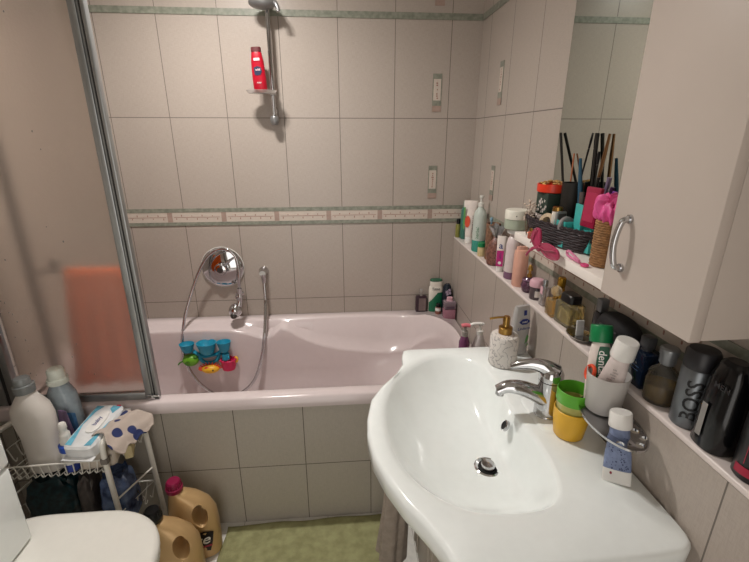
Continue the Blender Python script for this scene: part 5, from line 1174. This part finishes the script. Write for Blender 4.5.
def trolley_goods():
    zb = .4525
    t = thing('detergent_bottle', 'large off-white detergent bottle with grey cap in the top basket', 'bottle', (-1.603, -.890, zb), (-.02, -.04, 0))
    b = B(); sloft(b, [(0, .050, .036, 2.6), (.006, .055, .040, 2.6), (.06, .050, .040, 2.6), (.13, .052, .040, 2.4), (.19, .060, .040, 2.3, -.004, 0), (.225, .054, .038, 2.2, -.004, 0), (.255, .034, .029, 2, -.004, 0), (.275, .021, .021, 2, -.004, 0)], 36)
    obj('body', b, mat('offwhite_bottle', '#d8d2cb', .4, var=.04, vs=12), t)
    b = B(); lathe(b, [(.028, .2752), (.0285, .279), (.0285, .299), (.022, .301), (.0215, .320), (.019, .323)], 30, (-.004, 0, 0)); obj('cap', b, mat('silver_grey_cap', '#868a8a', .35, .3), t)
    # lilac bag behind it
    t = thing('refill_pouch', 'crumpled lilac refill pouch squeezed between the two big bottles', 'pouch', (-1.545, -.862, zb), -.3)
    b = B(); rings = []
    for z, w_, d_ in ((0, .022, .016), (.03, .026, .018), (.10, .022, .012), (.16, .018, .006), (.185, .016, .003)):
        rings.append([Vector((w_*(1+.1*math.sin(3*a+z*50))*math.cos(a), d_*(1+.25*math.sin(4*a+z*70))*math.sin(a), z)) for a in [2*PI*i/24 for i in range(24)]])
    loft(b, rings); obj('pouch', b, mat('lilac_film', '#76607f', .35, var=.2, vs=40), t)
    t = thing('softener_bottle', 'clear bottle with light blue label and pale round cap near the screen', 'bottle', (-1.572, -.8070, zb+.001), .0)
    # moved back and to the right of the detergent
    b = B(); sloft(b, [(.092, .0475, .0335, 2.5), (.17, .046, .0335, 2.4), (.215, .043, .032, 2.2), (.245, .028, .026, 2), (.255, .022, .022, 2)], 36); obj('clear_body', b, mat('clear_bluish_plastic', '#bccbd4', .15, trans=.35, var=.1), t)
    b = B(); sloft(b, [(0, .044, .030, 2.5), (.005, .0475, .0335, 2.5), (.0915, .048, .034, 2.5)], 36); obj('blue_base', b, mat('softener_blue', '#6f93b5', .3, var=.06), t)
    b = B(); f = lambda u, v: Vector((u, -.0345*(1-abs(u/.0485)**2.5)**.4-.001, .085+v))
    for i in range(12):
        u0, u1 = -.042+.084*i/12, -.042+.084*(i+1)/12; vs = [b.verts.new(f(*p)) for p in ((u0, -.06), (u1, -.06), (u1, .055+.02*math.sin(u1*60)), (u0, .055+.02*math.sin(u0*60)))]; b.faces.new(vs)
    obj('label', b, mat('sky_blue_label', '#4f82b3', .45, var=.15, vs=50), t)
    b = B(); blob_decal(b, lambda u, v: Vector((-.012+u, -.0372, .085+v)), [(.008*math.cos(a), .008*math.sin(a)) for a in [2*PI*i/16 for i in range(16)]]); obj('yellow_flower', b, mat('flower_yellow', '#d3b24a', .5), t)
    b = B(); text(b, 'soft', .026, lambda u, v: Vector((u+.006, -.0372, .050+v)), bold=True); obj('lettering', b, mat('pale_blue_print', '#c2d3e0', .5), t, smooth=False)
    b = B(); lathe(b, [(.030, .2552), (.031, .259), (.030, .272), (.025, .275), (.025, .300), (.021, .306), (.008, .308)], 30); obj('cap', b, mat('pale_mint_cap', '#d8ddd2', .4), t)
    # small spray in front
    t = thing('spray_bottle', 'small white spray bottle with royal-blue collar in the basket front', 'spray bottle', (-1.522, -.910, zb))
    b = B(); lathe(b, [(.018, 0), (.0215, .003), (.0215, .030)], 24); obj('blue_base', b, mat('royal_blue_label', '#34479a', .4), t)
    b = B(); lathe(b, [(.0215, .0302), (.0215, .070), (.020, .075)], 24); obj('body', b, PLW, t)
    b = B(); lathe(b, [(.0225, .0752), (.024, .078), (.024, .098), (.021, .101)], 24); obj('blue_collar', b, mat('royal_blue', '#2f56b8', .35), t)
    b = B(); lathe(b, [(.017, .1012), (.018, .112), (.014, .124), (.015, .128), (.015, .136), (.010, .142), (.010, .152), (.012, .156), (.011, .170), (.008, .174)], 22); obj('pump_head', b, mat('white_pump', '#dcd9d2', .35), t)
    # white sponge/tissue packs under the wipes
    t = thing('tissue_pack', 'soft white pack of cotton pads under the wipes in the basket', 'pack', (-1.448, -.868, zb), .17)
    b = B(); box(b, -.052, .052, -.056, .054, 0, .066, .016, 3); obj('pack_body', b, mat('soft_white_pack', '#d3c8ba', .6, bump=.4, bs=60), t)
    t = thing('sponge', 'pale yellow sponge at the trolley end beside the white pack', 'sponge', (-1.379, -.838, zb), .35)
    b = B(); box(b, -.013, .013, -.045, .045, 0, .050, .005, 2); obj('foam', b, mat('cream_sponge', '#cdbd92', .9, bump=.8, bs=200), t)
    # wipes
    t = thing('wet_wipes_pack', 'white and light-blue wet wipes pack lying on top of the trolley goods', 'wipes', (-1.452, -.862, zb+.086), (.17, -.02, -.14))
    b = B(); rings = []
    def pil(z, kx, ky, sag=0): return [Vector((.052*kx*math.copysign(abs(math.cos(a))**.35, math.cos(a)), .098*ky*math.copysign(abs(math.sin(a))**.3, math.sin(a)), z)) for a in [2*PI*i/48 for i in range(48)]]
    b = B(); loft(b, [pil(0, .88, .90), pil(.004, .97, .95), pil(.018, 1.0, .955), pil(.040, .97, .94), pil(.046, .86, .88)]); obj('pack_body', b, mat('wipes_white', '#dfe0e0', .4, bump=.3, bs=40), t)
    for bb in ((-.050, .050, -.107, -.088, .006, .009, .001), (-.050, .050, .088, .107, .010, .013, .001)): obj('crimped_end', box(B(), *bb), mat('wipes_white', '#dfe0e0', .4), t)
    b = B(); sl_ = lambda u, v, z=.0470: Vector((u, v, z)); 
    blob_decal(b, sl_, [(-.042, -.080), (-.020, -.082), (-.028, -.040), (-.038, .0), (-.030, .055), (-.016, .080), (-.042, .082)])
    blob_decal(b, sl_, [(.020, -.082), (.042, -.080), (.042, .02), (.034, -.02)]); blob_decal(b, sl_, [(.010, .070), (.030, .050), (.042, .082), (.012, .084)])
    obj('blue_print', b, mat('aqua_print', '#6fb9d2', .4, var=.15, vs=60), t)
    b = B(); sloft(b, [(.0472, .022, .046, 3), (.0505, .021, .045, 3), (.0512, .019, .042, 3)], M=T(.004, .012, 0)); obj('flip_lid', b, mat('lid_white', '#e6e4e0', .35), t)
    b = B(); text(b, 'baby', .020, lambda u, v: Vector((.004-v, .012+u, .0517)), bold=True); obj('lettering', b, NAVY, t, smooth=False)
    b = B(); box(b, .022, .036, .082, .089, .036, .0465, .001); obj('red_corner', b, RED, t)
    # cloth over the side frame
    t = thing('washcloth', 'grey-beige washcloth with navy spots draped over the trolley side frame', 'cloth', (0, 0, 0))
    b = B(); R_ = []; nn, mm = 30, 22
    u_ = (FR_-NR).normalized(); side = Vector((u_.y, -u_.x, 0))
    for i in range(nn+1):
        s = i/nn; row = []
        for j in range(mm+1):
            q = j/mm; base = NR.lerp(FR_, .02+.92*s)
            w_ = (q-.30)*.115; top = .590
            if w_ < 0: off = side*w_; z = top-.012*(abs(w_)/.035)
            else: off = side*min(w_, .020+w_*.55); z = top-max(0, (w_-.010))*.72
            z += .003*math.sin(s*17+q*4)+.002*math.sin(q*19); z -= .012*(1-s)*q*math.sin(s*9+1)**2
            off = off+u_*(.012*math.sin(q*7+s*3)*(abs(s-.5)*2)**2)
            row.append(b.verts.new(base+off+Vector((0, 0, z))))
        R_.append(row)
    for i in range(nn):
        for j in range(mm): b.faces.new((R_[i][j], R_[i+1][j], R_[i+1][j+1], R_[i][j+1]))
    pts = {}
    m = mat('spotted_terry', '#b8aa9f', .95, bump=.8, bs=350)
    nt = m.node_tree; N = nt.nodes; L = nt.links; bsdf = N['Principled BSDF']; tc = N.new('ShaderNodeTexCoord'); vo = N.new('ShaderNodeTexVoronoi'); vo.inputs['Scale'].default_value = 20
    L.new(tc.outputs['Object'], vo.inputs['Vector']); cr = N.new('ShaderNodeValToRGB'); e = cr.color_ramp.elements; e[0].position = .36; e[0].color = lin('#2b3560'); e[1].position = .39; e[1].color = lin('#b8aa9f'); L.new(vo.outputs['Distance'], cr.inputs['Fac']); L.new(cr.outputs[0], bsdf.inputs['Base Color'])
    o = obj('cloth', b, m, t); sd = o.modifiers.new('s', 'SOLIDIFY'); sd.thickness = .004; sd.offset = 1
    # lower basket: teal bag, blue bag, pack
    def sack(name, lab, loc, sx, sy, h, colr, seed, cat='bag', rz=.1, rough=.3, tex=None):
        t = thing(name, lab, cat, loc, rz); b = B(); rings = []
        for k in range(12):
            v = k/11; r = (1-.25*v**3) if v < .9 else .62
            rings.append([Vector((sx*r*(1 if k else .9)*math.copysign(abs(math.cos(a))**.6, math.cos(a))*(1+.09*noise.noise(Vector((math.cos(a)*2+seed, math.sin(a)*2, v*4)))), sy*r*(1 if k else .9)*math.copysign(abs(math.sin(a))**.6, math.sin(a))*(1+.12*noise.noise(Vector((math.cos(a)*2, math.sin(a)*2+seed, v*4)))), h*v+.012*(k > 8)*math.sin(5*a+seed))) for a in [2*PI*i/36 for i in range(36)]])
        loft(b, rings); obj('filled_sack', b, colr, t); return t
    sack('laundry_bag', 'dark teal bag with shiny dots in the lower trolley basket', (-1.625, -.868, .2085), .085, .055, .20, mat('dark_teal_fabric', '#12343a', .35, var=.4, vs=60, bump=.5, bs=60), 1.0)
    sack('plastic_bag', 'grey-brown crumpled bag in the middle of the lower basket', (-1.518, -.868, .2085), .026, .05, .19, mat('taupe_film', '#5a5350', .35, var=.2), 2.0)
    sack('plastic_bag', 'blue and white transparent bag of bottles at the trolley end of the lower basket', (-1.430, -.862, .2085), .052, .055, .185, mat('blue_film_bag', '#6a7ea6', .2, var=.6, vs=22, bump=1.0, bs=35, col2='#1e2a4c'), 3.0)
    t = thing('sponge_pack', 'small white roll standing between trolley side and gold bottles', 'roll', (-1.322, -.900, .001), .1)
    b = B(); lathe(b, [(.024, 0), (.027, .005), (.027, .17), (.024, .185), (.012, .190)], 20); obj('roll', b, mat('dull_white_pack', '#b9b1a8', .5), t)
trolley_goods()

# ---------------------------------------------------------------- gold detergent jugs
def jug(lab, loc, rz, capm, capn):
    t = thing('detergent_jug', lab, 'detergent bottle', loc, rz, None)
    G_ = mat('pearl_gold_plastic', '#cba877', .33, .25, var=.03, vs=8)
    b = B(); sloft(b, [(0, .076, .044, 3), (.006, .084, .050, 3), (.05, .085, .051, 3), (.12, .084, .050, 2.8, .002, 0), (.18, .080, .047, 2.6, .003, 0), (.225, .070, .042, 2.4, -.004, 0), (.258, .052, .034, 2.2, -.018, 0), (.278, .030, .026, 2, -.036, 0), (.288, .022, .022, 2, -.044, 0)], 48)
    o = obj('jug_body', b, G_, t, angle=60)
    c = B(); rr = []
    for k in range(7):
        v = -1+2*k/6; f = 1+.55*abs(v)**2.2; rr.append([Vector((.036+.023*f*(math.cos(a)*.80+math.sin(a)*.35), v*.060, .196+.040*f*(math.sin(a)*.74-math.cos(a)*.50))) for a in [2*PI*i/24 for i in range(24)]])
    loft(c, rr); bmesh.ops.recalc_face_normals(c, faces=c.faces); bool_diff(o, c)
    b = B(); lathe(b, [(.027, .2885), (.0285, .291), (.0285, .304), (.025, .307), (.0235, .326), (.020, .331), (.008, .332)], 30, (-.044, 0, 0))
    for q in range(20):
        a = 2*PI*q/20; tube(b, [(-.044+.0250*math.cos(a), .0250*math.sin(a), .308), (-.044+.0236*math.cos(a), .0236*math.sin(a), .325)], .0015, 4)
    obj('cap', b, capm, t)
    f = lambda u, v: Vector((u, -.0515-.0006, .100+v))
    b = B(); blob_decal(b, f, [(-.070, -.045), (.055, -.060), (.066, -.020), (.072, .020), (.040, .034), (.005, .022), (-.02, .034), (-.050, .050), (-.074, .030)])
    for v in b.verts: v.co.y = -.0518*(1-abs(v.co.x/.088)**3)**(1/3)-.0022
    obj('label', b, mat('black_label', '#131214', .4), t)
    b = B(); text(b, 're', .060, lambda u, v: Vector((u+.036, -.0518*(1-abs(min(.08, u+.036)/.088)**3)**(1/3)-.0030, .096+v)), bold=True, slant=.25); obj('lettering', b, PLW, t, smooth=False)
    b = B(); blob_decal(b, lambda u, v: Vector((u+.046, -.0518*(1-abs((u+.046)/.088)**3)**(1/3)-.0030, .064+v)), [(-.022, -.004), (.016, -.004), (.018, .004), (-.020, .004)]); obj('red_bar', b, mat('crimson_print', '#a3203c'), t)
    b = B(); blob_decal(b, lambda u, v: Vector((u-.03, -.0545, .130+v)), [(-.020, -.006), (.020, .001), (.022, .008), (-.018, .003)]); obj('gold_mark', b, GOLD, t)
    return t
jug('gold detergent jug with burgundy cap standing against the bath panel', (-1.208, -.852, .0005), .12, mat('burgundy_cap', '#8c1442', .35), 1)
jug('gold detergent jug with black cap standing beside the toilet', (-1.232, -.972, .0005), .12, BLACKP, 2)

# ---------------------------------------------------------------- ceiling lamp above the room
def ceiling_lamp():
    t = thing('ceiling_lamp', 'twin recessed downlight in the ceiling above the bath edge', 'lamp', (LIGHT[0], LIGHT[1], ZC))
    b = B(); box(b, -.11, .11, -.055, .055, -.006, -.0005, .002); obj('ceiling_plate', b, PLW, t)
    for s in (-.05, .05):
        b = B(); lathe(b, [(.036, -.010), (.044, -.0065), (.044, -.006), (.030, -.0062)], 24, (s, 0, 0), cap0=False, cap1=False); obj('lamp_ring', b, CHROME, t)
ceiling_lamp()
